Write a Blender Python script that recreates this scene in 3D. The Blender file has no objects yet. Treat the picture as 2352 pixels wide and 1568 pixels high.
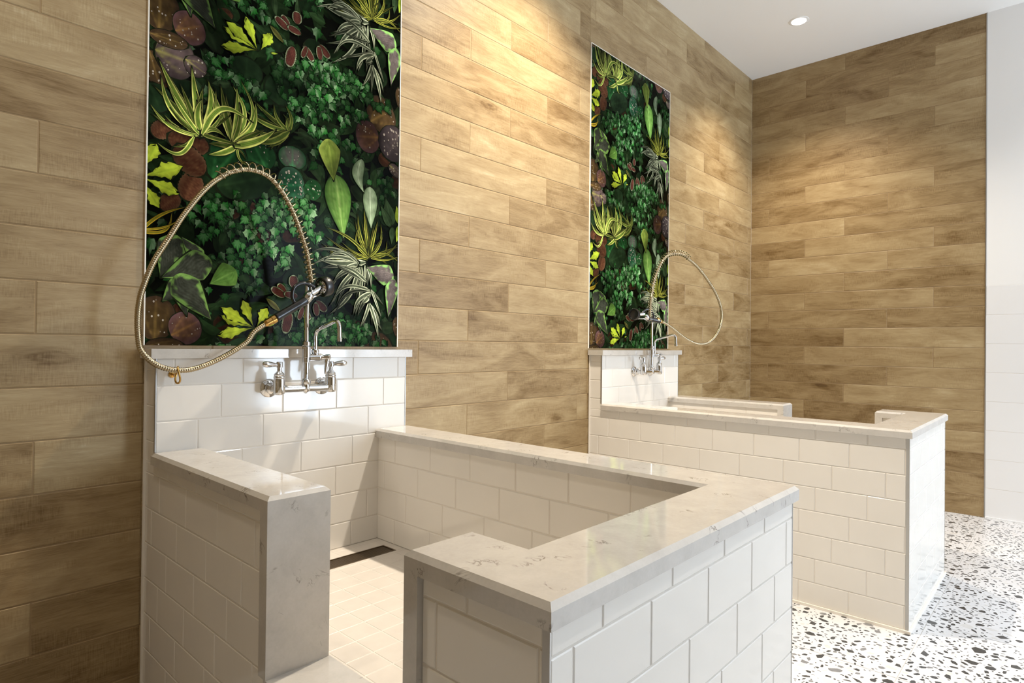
import bpy, bmesh, math, random
from mathutils import Vector, Matrix, noise
sc = bpy.context.scene
COL = sc.collection
random.seed(7)

# measured paths (metres) and the layout of the printed leaves
NEAR_SPRING = [(1.0746, -0.1649, 1.3668), (1.0684, -0.1641, 1.4037), (1.0638, -0.1630, 1.4340), (1.0558, -0.1620, 1.4726), (1.0425, -0.1610, 1.5104), (1.0286, -0.1599, 1.5476), (1.0149, -0.1591, 1.5802), (0.9943, -0.1580, 1.6201), (0.9718, -0.1570, 1.6545), (0.9433, -0.1560, 1.6851), (0.9132, -0.1549, 1.7042), (0.8798, -0.1541, 1.7109), (0.8473, -0.1530, 1.7089), (0.8157, -0.1520, 1.6974), (0.7926, -0.1510, 1.6854), (0.7700, -0.1499, 1.6668)]
NEAR_HOSE = [(0.7475, -0.1499, 1.6464), (0.7188, -0.1483, 1.6117), (0.6908, -0.1467, 1.5701), (0.6634, -0.1449, 1.5257), (0.6400, -0.1433, 1.4807), (0.6189, -0.1417, 1.4406), (0.5980, -0.1399, 1.4011), (0.5824, -0.1383, 1.3627), (0.5702, -0.1367, 1.3251), (0.5614, -0.1349, 1.2915), (0.5565, -0.1333, 1.2548), (0.5552, -0.1317, 1.2183), (0.5571, -0.1299, 1.1820), (0.5621, -0.1299, 1.1426), (0.5727, -0.1323, 1.1218), (0.5896, -0.1345, 1.1024), (0.6131, -0.1369, 1.0860), (0.6419, -0.1391, 1.0766), (0.6680, -0.1414, 1.0735), (0.6944, -0.1436, 1.0756), (0.7249, -0.1460, 1.0844), (0.7595, -0.1482, 1.0988), (0.7951, -0.1505, 1.1175), (0.8317, -0.1527, 1.1406), (0.8614, -0.1549, 1.1641), (0.8804, -0.1570, 1.1935), (0.9160, -0.1599, 1.2204)]
NEAR_GRIP = [(0.9160, -0.1599, 1.2204), (0.9492, -0.1633, 1.2402), (0.9490, -0.1667, 1.2448), (1.0519, -0.1699, 1.3054)]
FAR_SPRING = [(3.3483, -0.1643, 1.3179), (3.3479, -0.1641, 1.3611), (3.3503, -0.1652, 1.4333), (3.3602, -0.1694, 1.4914), (3.3717, -0.1744, 1.5571), (3.3913, -0.1829, 1.6162), (3.4193, -0.1950, 1.6761), (3.4517, -0.2090, 1.7185), (3.4928, -0.2268, 1.7399), (3.5430, -0.2485, 1.7475), (3.5896, -0.2687, 1.7399), (3.6197, -0.2817, 1.7198)]
FAR_HOSE = [(3.6717, -0.3042, 1.6862), (3.7244, -0.3270, 1.6371), (3.7690, -0.3463, 1.5869), (3.8140, -0.3658, 1.5287), (3.8506, -0.3816, 1.4618), (3.8711, -0.3905, 1.3938), (3.8699, -0.3900, 1.3326), (3.8480, -0.3805, 1.2710), (3.8082, -0.3633, 1.2170), (3.7553, -0.3404, 1.1860), (3.6941, -0.3139, 1.1815), (3.6334, -0.2876, 1.1994), (3.5735, -0.2617, 1.2318), (3.5058, -0.2324, 1.2783), (3.4558, -0.2108, 1.3063), (3.4270, -0.1983, 1.3165)]
FAR_GRIP = [(3.4270, -0.1983, 1.3165), (3.4188, -0.1948, 1.3199), (3.3337, -0.1580, 1.3318)]
FAR_HEAD = [(3.3015, -0.1440, 1.3595), (3.2463, -0.1201, 1.3541)]
IVY = [(0.4254, 0.4760, 0.0300, 1.0000), (0.4543, 0.5125, 0.0300, 1.0000), (0.4143, 0.4916, 0.0300, 1.0000), (0.4034, 0.5104, 0.0300, 1.0000), (0.4841, 0.5107, 0.0300, 1.0000), (0.5033, 0.4926, 0.0300, 1.0000), (0.5222, 0.5173, 0.0300, 1.0000), (0.5344, 0.4762, 0.0300, 1.0000), (0.4406, 0.4366, 0.0300, 1.0000), (0.4151, 0.4362, 0.0300, 1.0000), (0.4660, 0.4581, 0.0300, 1.0000), (0.5429, 0.4233, 0.0300, 1.0000), (0.5042, 0.4285, 0.0300, 1.0000), (0.5789, 0.4065, 0.0300, 1.0000), (0.5717, 0.3434, 0.0300, 1.0000), (0.4638, 0.3521, 0.0300, 1.0000), (0.4128, 0.3423, 0.0300, 1.0000), (0.4024, 0.3237, 0.0300, 1.0000), (0.4385, 0.3140, 0.0300, 1.0000), (0.4460, 0.3008, 0.0300, 1.0000), (0.5270, 0.4499, 0.0300, 1.0000), (0.5142, 0.5304, 0.0300, 1.0000), (0.5498, 0.4969, 0.0300, 1.0000), (0.4778, 0.4210, 0.0300, 1.0000), (0.5425, 0.4557, 0.0300, 1.0000), (0.3719, 0.5013, 0.0290, 0.8000), (0.3514, 0.4773, 0.0290, 0.8000), (0.4038, 0.4968, 0.0290, 0.8000), (0.3380, 0.4513, 0.0290, 0.8000), (0.3012, 0.4321, 0.0290, 0.8000), (0.3415, 0.4418, 0.0290, 0.8000), (0.3118, 0.3868, 0.0290, 0.8000), (0.3255, 0.3787, 0.0290, 0.8000), (0.3593, 0.4072, 0.0290, 0.8000), (0.4085, 0.4075, 0.0290, 0.8000), (0.4224, 0.4512, 0.0290, 0.8000), (0.2759, 0.3453, 0.0290, 0.8000), (0.2958, 0.3412, 0.0290, 0.8000), (0.3534, 0.3317, 0.0290, 0.8000), (0.4024, 0.3376, 0.0290, 0.8000), (0.3950, 0.3608, 0.0290, 0.8000), (0.2486, 0.4499, 0.0270, 0.4200), (0.2906, 0.4801, 0.0270, 0.4200), (0.2676, 0.4828, 0.0270, 0.4200), (0.2324, 0.4668, 0.0270, 0.4200), (0.2589, 0.4088, 0.0270, 0.4200), (0.2085, 0.3786, 0.0270, 0.4200), (0.1660, 0.3534, 0.0270, 0.4200), (0.1770, 0.4378, 0.0270, 0.4200), (0.1951, 0.4569, 0.0270, 0.4200), (0.1797, 0.4638, 0.0270, 0.4200), (0.1292, 0.4205, 0.0270, 0.4200), (0.3403, 0.2827, 0.0270, 0.4200), (0.3068, 0.2626, 0.0270, 0.4200), (0.2574, 0.2740, 0.0270, 0.4200), (0.2740, 0.2494, 0.0270, 0.4200), (0.2746, 0.2066, 0.0270, 0.4200), (0.3549, 0.2266, 0.0270, 0.4200), (0.3211, 0.1969, 0.0270, 0.4200), (0.3131, 0.2865, 0.0270, 0.4200), (0.3339, 0.2551, 0.0270, 0.4200), (0.2928, 0.3109, 0.0270, 0.4200), (0.2268, 0.4137, 0.0270, 0.4200), (0.2141, 0.4312, 0.0270, 0.4200), (0.1533, 0.3959, 0.0270, 0.4200), (0.3691, 0.4496, 0.0270, 0.4200), (0.3863, 0.4729, 0.0270, 0.4200), (0.4897, 0.9869, 0.0310, 0.9000), (0.5175, 1.0389, 0.0310, 0.9000), (0.5582, 1.0395, 0.0310, 0.9000), (0.5939, 1.0543, 0.0310, 0.9000), (0.6273, 1.0686, 0.0310, 0.9000), (0.6429, 1.0599, 0.0310, 0.9000), (0.6004, 1.0182, 0.0310, 0.9000), (0.6524, 1.0409, 0.0310, 0.9000), (0.6839, 1.0542, 0.0310, 0.9000), (0.7194, 1.0517, 0.0310, 0.9000), (0.6008, 0.9935, 0.0310, 0.9000), (0.6439, 0.9851, 0.0310, 0.9000), (0.6877, 1.0130, 0.0310, 0.9000), (0.7169, 0.9996, 0.0310, 0.9000), (0.5682, 0.9667, 0.0310, 0.9000), (0.5683, 0.9504, 0.0310, 0.9000), (0.6323, 0.9342, 0.0310, 0.9000), (0.6136, 0.9453, 0.0310, 0.9000), (0.4657, 0.8948, 0.0310, 0.9000), (0.4770, 0.8878, 0.0310, 0.9000), (0.5254, 0.8809, 0.0310, 0.9000), (0.7732, 1.0055, 0.0310, 0.9000), (0.6621, 1.0245, 0.0310, 0.9000), (0.5419, 0.9502, 0.0310, 0.9000), (0.7410, 0.9267, 0.0310, 0.9000), (0.5964, 0.8722, 0.0280, 0.7500), (0.6642, 0.8803, 0.0280, 0.7500), (0.6961, 0.8778, 0.0280, 0.7500), (0.7477, 0.9208, 0.0280, 0.7500), (0.4891, 0.8312, 0.0280, 0.7500), (0.5430, 0.8678, 0.0280, 0.7500), (0.5971, 0.8149, 0.0280, 0.7500), (0.6374, 0.7838, 0.0280, 0.7500), (0.6971, 0.7990, 0.0280, 0.7500), (0.5801, 0.7477, 0.0280, 0.7500), (0.6108, 0.7139, 0.0280, 0.7500), (0.6352, 0.7168, 0.0280, 0.7500), (0.6727, 0.7227, 0.0280, 0.7500), (0.5467, 0.8122, 0.0280, 0.7500), (0.6293, 0.9175, 0.0280, 0.7500), (0.5198, 0.8719, 0.0280, 0.7500), (0.4024, 0.9579, 0.0260, 0.3500), (0.4212, 0.9538, 0.0260, 0.3500), (0.5242, 0.9661, 0.0260, 0.3500), (0.5070, 0.9660, 0.0260, 0.3500), (0.5411, 1.0039, 0.0260, 0.3500), (0.4534, 0.9880, 0.0260, 0.3500), (0.4154, 0.9777, 0.0260, 0.3500), (0.6759, 0.9475, 0.0260, 0.3500), (0.5839, 0.9034, 0.0260, 0.3500), (0.6953, 0.9306, 0.0260, 0.3500), (0.3386, 0.8840, 0.0300, 0.6000), (0.2983, 0.8837, 0.0300, 0.6000), (0.3591, 0.8751, 0.0300, 0.6000), (0.2817, 0.8365, 0.0300, 0.6000), (0.1973, 0.9379, 0.0300, 0.6000), (0.2273, 0.9532, 0.0300, 0.6000), (0.2517, 0.9104, 0.0300, 0.6000), (0.2734, 0.9054, 0.0300, 0.6000), (0.3081, 0.8967, 0.0300, 0.6000), (0.2070, 0.9051, 0.0300, 0.6000), (0.8681, 0.6784, 0.0260, 0.3000), (0.8969, 0.6693, 0.0260, 0.3000), (0.8829, 0.6427, 0.0260, 0.3000), (0.9155, 0.6370, 0.0260, 0.3000), (0.8619, 0.6119, 0.0260, 0.3000), (0.8469, 0.6742, 0.0260, 0.3000), (0.5167, 0.0790, 0.0280, 0.6500), (0.5474, 0.0981, 0.0280, 0.6500), (0.6033, 0.1003, 0.0280, 0.6500), (0.6279, 0.0975, 0.0280, 0.6500), (0.6530, 0.0834, 0.0280, 0.6500), (0.6700, 0.0765, 0.0280, 0.6500), (0.6040, 0.0487, 0.0280, 0.6500), (0.6455, 0.0309, 0.0280, 0.6500), (0.6961, 0.0469, 0.0280, 0.6500), (0.7128, 0.0853, 0.0280, 0.6500), (0.7571, 0.0752, 0.0280, 0.6500), (0.7391, 0.0824, 0.0280, 0.6500), (0.7840, 0.0799, 0.0280, 0.6500), (0.6038, 0.0671, 0.0280, 0.6500), (0.4907, 0.0286, 0.0280, 0.6500), (0.5020, 0.0394, 0.0280, 0.6500), (0.7222, 0.0399, 0.0280, 0.6500), (0.7665, 0.0406, 0.0280, 0.6500), (0.5754, 0.0882, 0.0280, 0.6500), (0.4207, 0.0274, 0.0300, 0.2500), (0.4426, 0.0172, 0.0300, 0.2500), (0.4648, 0.0105, 0.0300, 0.2500), (0.4204, 0.0516, 0.0300, 0.2500), (0.7847, 0.0253, 0.0300, 0.2500), (0.8404, 0.0103, 0.0300, 0.2500), (0.8782, 0.0186, 0.0300, 0.2500), (0.4066, 0.0065, 0.0300, 0.2500), (0.4873, 0.0000, 0.0300, 0.2500)]
LEAVES = [
('roundg', 0.3783, 0.6166, 0.3206, 0.7089, 0.950, 0.00),
('roundg', 0.1910, 0.5519, 0.2814, 0.6792, 0.800, 0.00),
('roundgd', 0.2074, 0.5266, 0.3916, 0.6016, 0.550, 0.00),
('roundgp', 0.4720, 0.6421, 0.4709, 0.7261, 1.100, 0.00),
('roundg', 0.5069, 0.5701, 0.4231, 0.6211, 1.000, 0.00),
('roundgw', 0.4184, 0.5736, 0.5207, 0.5941, 1.100, 0.00),
('roundg', 0.5207, 0.5967, 0.5857, 0.5689, 0.950, 0.00),
('roundgd', 0.2981, 0.9010, 0.3018, 0.9892, 1.100, 0.00),
('brown', 0.0008, 0.9070, 0.0302, 0.8075, 0.600, 0.00),
('purple', 0.0168, 0.9129, 0.1347, 0.9066, 1.000, 0.00),
('purple', 0.1041, 0.9145, 0.1683, 0.8875, 0.850, 0.00),
('roundgd', 0.0021, 0.8052, 0.0374, 0.7242, 0.950, 0.00),
('rust', 0.0709, 0.6978, 0.0141, 0.6489, 0.750, 0.00),
('rust', 0.1436, 0.5561, 0.1100, 0.4656, 0.750, 0.00),
('rust', 0.0906, 0.4759, 0.0393, 0.4258, 0.750, 0.00),
('rust', 0.0569, 0.6510, 0.1805, 0.6495, 0.620, 0.00),
('rust', 0.0781, 0.6289, 0.1660, 0.5585, 0.750, 0.00),
('lime', -0.0063, 0.5439, 0.0225, 0.6198, 0.620, 0.00),
('lime', -0.0138, 0.5137, 0.0959, 0.5666, 0.480, 0.00),
('lime', -0.0138, 0.5115, 0.0884, 0.4823, 0.450, 0.00),
('lime', -0.0097, 0.4968, 0.0331, 0.4291, 0.500, 0.00),
('gold', -0.0195, 0.3427, 0.1116, 0.4362, 0.090, 0.10),
('gold', -0.0142, 0.3449, 0.0619, 0.4246, 0.120, -0.35),
('gold', -0.0117, 0.3527, 0.0891, 0.3984, 0.090, -0.10),
('strapd', 0.4563, 0.7749, 0.2999, 0.7706, 0.160, 0.20),
('strapd', 0.4563, 0.7749, 0.3262, 0.8506, 0.160, 0.05),
('strapd', 0.4563, 0.7749, 0.2968, 0.8119, 0.150, 0.10),
('strapd', 0.4563, 0.7749, 0.4360, 0.8631, 0.200, -0.20),
('strapd', 0.4563, 0.7749, 0.4037, 0.8587, 0.200, 0.20),
('strapd', 0.4563, 0.7749, 0.3902, 0.6933, 0.170, -0.05),
('strapd', 0.4563, 0.7749, 0.3744, 0.7023, 0.200, 0.10),
('strapd', 0.4563, 0.7749, 0.3056, 0.7150, 0.200, 0.15),
('strapd', 0.4563, 0.7749, 0.4584, 0.8252, 0.300, 0.20),
('strap', 0.2571, 0.6830, 0.1730, 0.8676, 0.120, 0.00),
('strap', 0.2571, 0.6830, 0.2402, 0.8726, 0.120, -0.25),
('strap', 0.2571, 0.6830, 0.2614, 0.8989, 0.100, -0.30),
('strap', 0.2571, 0.6830, 0.2642, 0.8729, 0.170, -0.05),
('strap', 0.2571, 0.6830, 0.3214, 0.8435, 0.180, -0.20),
('strap', 0.2571, 0.6830, 0.3108, 0.6965, 0.200, 0.10),
('strap', 0.2718, 0.6695, 0.3093, 0.6214, 0.200, -0.25),
('strap', 0.2670, 0.6732, 0.1785, 0.6289, 0.300, 0.08),
('strap', 0.2621, 0.6745, 0.4025, 0.7709, 0.240, -0.08),
('strap', 0.1532, 0.6805, 0.0312, 0.8844, 0.140, 0.03),
('strap', 0.1532, 0.6805, 0.0462, 0.8399, 0.150, 0.20),
('strap', 0.1532, 0.6805, 0.1238, 0.8913, 0.170, 0.00),
('strap', 0.1532, 0.6805, 0.1686, 0.8662, 0.200, -0.12),
('strap', 0.1532, 0.6805, 0.0109, 0.7478, 0.130, 0.20),
('strap', 0.1532, 0.6805, 0.0476, 0.7233, 0.100, 0.15),
('strap', 0.1532, 0.6805, 0.0521, 0.7040, 0.110, 0.10),
('strap', 0.1532, 0.6805, 0.0590, 0.8122, 0.130, 0.05),
('strap', 0.1532, 0.6805, 0.1939, 0.8434, 0.100, -0.10),
('strap', 0.1532, 0.6805, 0.2224, 0.7919, 0.130, -0.10),
('strap', 0.1532, 0.6805, 0.2357, 0.6873, 0.150, 0.30),
('strap', 0.1532, 0.6805, 0.2285, 0.6904, 0.200, 0.40),
('strap', 0.1507, 0.6986, 0.1582, 0.7974, 0.320, 0.12),
('strap', 0.1333, 0.6730, 0.0222, 0.6420, 0.170, 0.45),
('strap', 0.1575, 0.6864, 0.3277, 0.7458, 0.170, 0.42),
('hosta', 0.0815, 0.3295, 0.0302, 0.2170, 0.700, 0.10),
('hosta', 0.1548, 0.2823, 0.1013, 0.3445, 0.700, 0.00),
('hosta', 0.1732, 0.2685, 0.0396, 0.2270, 0.720, 0.12),
('hostag', 0.2611, 0.2482, 0.1892, 0.2029, 1.000, 0.00),
('hosta', 0.1003, 0.1957, 0.0476, 0.1368, 0.800, 0.00),
('hosta', 0.0975, 0.1923, 0.1189, 0.0943, 0.600, 0.00),
('hosta', 0.1003, 0.2050, 0.1817, 0.0778, 0.660, 0.10),
('brown', 0.0274, 0.0152, 0.0310, 0.1538, 0.720, 0.00),
('purple2', 0.0741, 0.0311, 0.1576, 0.0802, 0.950, 0.00),
('brown', 0.0008, -0.0030, 0.1116, -0.0023, 0.400, 0.00),
('brown', 0.8019, 0.9072, 0.9067, 0.9904, 1.000, 0.00),
('purple2', 0.8442, 0.8538, 0.7358, 0.8316, 1.000, 0.00),
('rust', 0.8957, 0.7531, 0.8453, 0.7831, 0.900, 0.00),
('purple', 0.8957, 0.7531, 0.9551, 0.7175, 0.600, 0.00),
('drops', 0.9523, 0.9122, 0.8808, 0.7796, 0.850, 0.00),
('lance2', 0.8022, 0.6446, 0.8104, 0.4773, 0.400, 0.00),
('lance2', 0.7602, 0.7458, 0.7822, 0.6174, 0.420, -0.20),
('lance', 0.6454, 0.6608, 0.6843, 0.4209, 0.460, 0.00),
('heart', 0.6161, 0.7675, 0.6380, 0.6355, 0.700, 0.00),
('leafg', 0.9100, 0.5043, 0.8792, 0.6120, 0.500, 0.00),
('leafg', 0.9052, 0.4995, 0.8559, 0.5758, 0.400, 0.00),
('leafg', 0.9151, 0.4969, 0.9111, 0.4275, 0.400, 0.00),
('limeflat', 0.9546, 0.5151, 0.9335, 0.5894, 0.500, 0.00),
('limeflat', 0.9596, 0.5117, 0.9357, 0.4388, 0.500, 0.00),
('strapy', 0.8028, 0.3586, 0.7528, 0.5229, 0.100, 0.10),
('strapy', 0.8028, 0.3586, 0.7774, 0.5464, 0.090, 0.02),
('strapy', 0.8028, 0.3586, 0.7421, 0.4943, 0.090, 0.10),
('strapy', 0.8028, 0.3586, 0.7559, 0.4654, 0.120, 0.30),
('strapy', 0.8028, 0.3586, 0.8403, 0.5095, 0.130, 0.00),
('strapy', 0.8028, 0.3586, 0.8475, 0.4988, 0.120, -0.20),
('strapy', 0.8028, 0.3586, 0.8769, 0.4431, 0.120, -0.35),
('strapy', 0.8028, 0.3586, 0.9357, 0.4388, 0.080, -0.15),
('strapy', 0.8028, 0.3586, 0.9470, 0.3462, 0.090, 0.20),
('strapy', 0.8028, 0.3586, 0.9464, 0.3830, 0.070, -0.10),
('strapy', 0.8028, 0.3586, 0.6148, 0.4447, 0.090, -0.10),
('strapy', 0.8028, 0.3586, 0.6240, 0.3718, 0.090, 0.20),
('strapy', 0.8028, 0.3586, 0.6018, 0.3470, 0.080, 0.10),
('strapy', 0.8028, 0.3586, 0.6620, 0.3465, 0.080, 0.10),
('strapy', 0.8028, 0.3586, 0.6032, 0.3987, 0.080, 0.20),
('strapy', 0.8028, 0.3586, 0.7976, 0.4011, 0.100, 0.05),
('strapy', 0.8028, 0.3586, 0.8575, 0.4684, 0.100, -0.15),
('strapy', 0.8028, 0.3586, 0.6824, 0.4055, 0.080, 0.10),
('strapw', 0.7849, 0.3371, 0.5880, 0.3270, 0.200, 0.05),
('strapw', 0.7534, 0.3337, 0.5604, 0.2985, 0.120, -0.15),
('strapw', 0.7534, 0.3299, 0.6085, 0.3145, 0.120, -0.30),
('strapw', 0.7490, 0.3255, 0.6802, 0.2617, 0.250, -0.20),
('strapw', 0.7535, 0.3145, 0.6429, 0.2173, 0.160, -0.20),
('strapw', 0.7535, 0.3145, 0.6192, 0.1304, 0.120, 0.15),
('strapw', 0.7537, 0.3105, 0.6477, 0.1654, 0.140, -0.10),
('strapw', 0.7581, 0.3149, 0.7341, 0.1282, 0.120, 0.10),
('strapw', 0.7671, 0.3158, 0.7688, 0.1957, 0.160, 0.00),
('strapw', 0.7828, 0.3252, 0.7818, 0.2355, 0.140, 0.00),
('strapw', 0.7906, 0.2596, 0.6605, 0.3049, 0.170, -0.12),
('strapw', 0.8047, 0.2294, 0.7286, 0.2045, 0.150, -0.25),
('strapw', 0.8094, 0.2258, 0.6398, 0.1407, 0.100, -0.30),
('strapw', 0.8141, 0.2183, 0.7385, 0.1245, 0.220, -0.20),
('strapw', 0.8054, 0.1785, 0.7615, 0.0791, 0.200, 0.05),
('strapw', 0.8054, 0.1745, 0.8559, 0.0821, 0.110, 0.10),
('strapw', 0.8054, 0.1745, 0.8470, 0.0362, 0.170, 0.05),
('strapw', 0.8140, 0.2301, 0.8623, 0.1221, 0.120, 0.00),
('strapw', 0.7919, 0.3223, 0.8093, 0.2376, 0.200, 0.10),
('strapw', 0.8006, 0.1978, 0.7735, 0.1728, 0.800, 0.00),
('hostar', 0.9033, 0.2892, 0.7941, 0.3283, 0.780, 0.10),
('hostar', 0.9185, 0.2621, 0.8911, 0.1253, 0.480, 0.05),
('brown', 0.9615, 0.0359, 0.9402, 0.1253, 0.500, 0.00),
('coleus', 0.4807, 0.2125, 0.4801, 0.2583, 0.800, 0.00),
('coleus', 0.4513, 0.1891, 0.4216, 0.2217, 0.600, 0.00),
('coleus', 0.4478, 0.1784, 0.3968, 0.2060, 0.500, 0.00),
('coleus', 0.4670, 0.1232, 0.4495, 0.0453, 0.500, 0.00),
('coleus', 0.5702, 0.1682, 0.6151, 0.1340, 0.550, 0.00),
('coleus', 0.5749, 0.1138, 0.5683, 0.1645, 0.500, 0.00),
('coleus', 0.4961, 0.1816, 0.4440, 0.1886, 0.500, 0.00),
('coleus', 0.5082, 0.1431, 0.5474, 0.0981, 0.500, 0.00),
('coleus', 0.5197, 0.1437, 0.5011, 0.0963, 0.400, 0.00),
('lime', 0.3365, 0.0631, 0.2232, 0.0987, 0.340, 0.00),
('lime', 0.3365, 0.0631, 0.2260, 0.1248, 0.360, 0.00),
('lime', 0.3365, 0.0631, 0.2949, 0.1600, 0.380, 0.00),
('lime', 0.3466, 0.0668, 0.3838, 0.1365, 0.550, 0.00),
('lime', 0.3365, 0.0631, 0.2193, 0.0355, 0.360, 0.00),
('limeflat', 0.3849, 0.0713, 0.4096, 0.0774, 0.300, 0.00),
('ochre', 0.3800, 0.1670, 0.4301, 0.1250, 0.300, 0.00)]

# ------------------------------------------------------------------ helpers
def lin(c):
    return tuple(((x / 12.92) if x <= 0.04045 else ((x + 0.055) / 1.055) ** 2.4) for x in c)

def rgb(r, g, b):
    return lin((r / 255, g / 255, b / 255))

def link(name, bm, mats, parent=None, smooth=False, autosmooth=None):
    me = bpy.data.meshes.new(name)
    bm.to_mesh(me)
    bm.free()
    for m in (mats if isinstance(mats, (list, tuple)) else [mats]):
        me.materials.append(m)
    if smooth:
        for p in me.polygons:
            p.use_smooth = True
    o = bpy.data.objects.new(name, me)
    COL.objects.link(o)
    if autosmooth is not None:
        me.set_sharp_from_angle(angle=math.radians(autosmooth))
    if parent is not None:
        o.parent = parent
        o.matrix_parent_inverse = Matrix.Translation(-parent.location)
    return o

def thing(name, label, cat, loc, group=None):
    o = bpy.data.objects.new(name, None)
    COL.objects.link(o)
    o.location = loc
    o.empty_display_size = 0.1
    o['label'] = label
    o['category'] = cat
    if group:
        o['group'] = group
    return o

def structure(o, label=None):
    o['kind'] = 'structure'
    if label:
        o['label'] = label
    return o

def quad(bm, pts, n=None, mat=0):
    vs = [bm.verts.new(p) for p in pts]
    f = bm.faces.new(vs)
    f.material_index = mat
    if n is not None:
        f.normal_update()
        if f.normal.dot(Vector(n)) < 0:
            f.normal_flip()
    return f

def box(bm, x0, x1, y0, y1, z0, z1, mat=0):
    x0, x1 = min(x0, x1), max(x0, x1)
    y0, y1 = min(y0, y1), max(y0, y1)
    z0, z1 = min(z0, z1), max(z0, z1)
    v = [bm.verts.new((x, y, z)) for x in (x0, x1) for y in (y0, y1) for z in (z0, z1)]
    fs = []
    for idx in ((0, 1, 3, 2), (4, 6, 7, 5), (0, 4, 5, 1), (2, 3, 7, 6), (0, 2, 6, 4), (1, 5, 7, 3)):
        f = bm.faces.new([v[i] for i in idx])
        f.material_index = mat
        fs.append(f)
    return v, fs

def bevel_all(bm, w, seg=2, verts=None):
    es = [e for e in bm.edges if len(e.link_faces) == 2 and e.calc_face_angle(0) > 0.5]
    bmesh.ops.bevel(bm, geom=es, offset=w, segments=seg, profile=0.5, affect='EDGES', clamp_overlap=True)

def catmull(pts, n):
    P = [Vector(p) for p in pts]
    P = [P[0] * 2 - P[1]] + P + [P[-1] * 2 - P[-2]]
    out = []
    for i in range(1, len(P) - 2):
        for k in range(n):
            t = k / n
            a, b, c, d = P[i - 1], P[i], P[i + 1], P[i + 2]
            out.append(0.5 * ((2 * b) + (c - a) * t + (2 * a - 5 * b + 4 * c - d) * t * t + (3 * b - a - 3 * c + d) * t ** 3))
    out.append(P[-2].copy())
    return out

def resample(path, step):
    out = [path[0].copy()]
    acc = 0.0
    for a, b in zip(path, path[1:]):
        seg = (b - a).length
        if seg < 1e-9:
            continue
        d = step - acc
        while d <= seg:
            out.append(a + (b - a) * (d / seg))
            d += step
        acc = seg - (d - step)
    if (out[-1] - path[-1]).length > step * 0.3:
        out.append(path[-1].copy())
    return out

def frames(path):
    T = []
    for i in range(len(path)):
        a = path[max(i - 1, 0)]
        b = path[min(i + 1, len(path) - 1)]
        T.append((b - a).normalized())
    n = T[0].orthogonal().normalized()
    out = []
    for t in T:
        n = (n - t * n.dot(t))
        n = n.normalized() if n.length > 1e-6 else t.orthogonal().normalized()
        out.append((t, n.copy(), t.cross(n)))
    return out

def tube(bm, path, rad, seg=12, caps=True, mat=0):
    path = [Vector(p) for p in path]
    fr = frames(path)
    rings = []
    for i, (p, (t, n, b)) in enumerate(zip(path, fr)):
        r = rad(i) if callable(rad) else (rad[i] if isinstance(rad, (list, tuple)) else rad)
        rings.append([bm.verts.new(p + (n * math.cos(a) + b * math.sin(a)) * r) for a in [2 * math.pi * k / seg for k in range(seg)]])
    for A, B in zip(rings, rings[1:]):
        for k in range(seg):
            f = bm.faces.new((A[k], A[(k + 1) % seg], B[(k + 1) % seg], B[k]))
            f.material_index = mat
    if caps:
        for R in (list(reversed(rings[0])), rings[-1]):
            f = bm.faces.new(R)
            f.material_index = mat
    return rings

def lathe(bm, origin, axis, prof, seg=20, mat=0, flat=None):
    """prof: (distance along axis, radius) pairs"""
    o = Vector(origin)
    a = Vector(axis).normalized()
    n = a.orthogonal().normalized()
    b = a.cross(n)
    rings = []
    for d, r in prof:
        r = max(r, 1e-5)
        rings.append([bm.verts.new(o + a * d + (n * math.cos(t) + b * math.sin(t)) * r) for t in [2 * math.pi * (k + .5) / seg for k in range(seg)]])
    for A, B in zip(rings, rings[1:]):
        for k in range(seg):
            f = bm.faces.new((A[k], A[(k + 1) % seg], B[(k + 1) % seg], B[k]))
            f.material_index = mat
    bm.faces.new(list(reversed(rings[0]))).material_index = mat
    bm.faces.new(rings[-1]).material_index = mat

# ------------------------------------------------------------------ materials
def newmat(name):
    m = bpy.data.materials.new(name)
    m.use_nodes = True
    nt = m.node_tree
    nt.nodes.clear()
    out = nt.nodes.new('ShaderNodeOutputMaterial')
    p = nt.nodes.new('ShaderNodeBsdfPrincipled')
    nt.links.new(p.outputs[0], out.inputs[0])
    return m, nt, p

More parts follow.
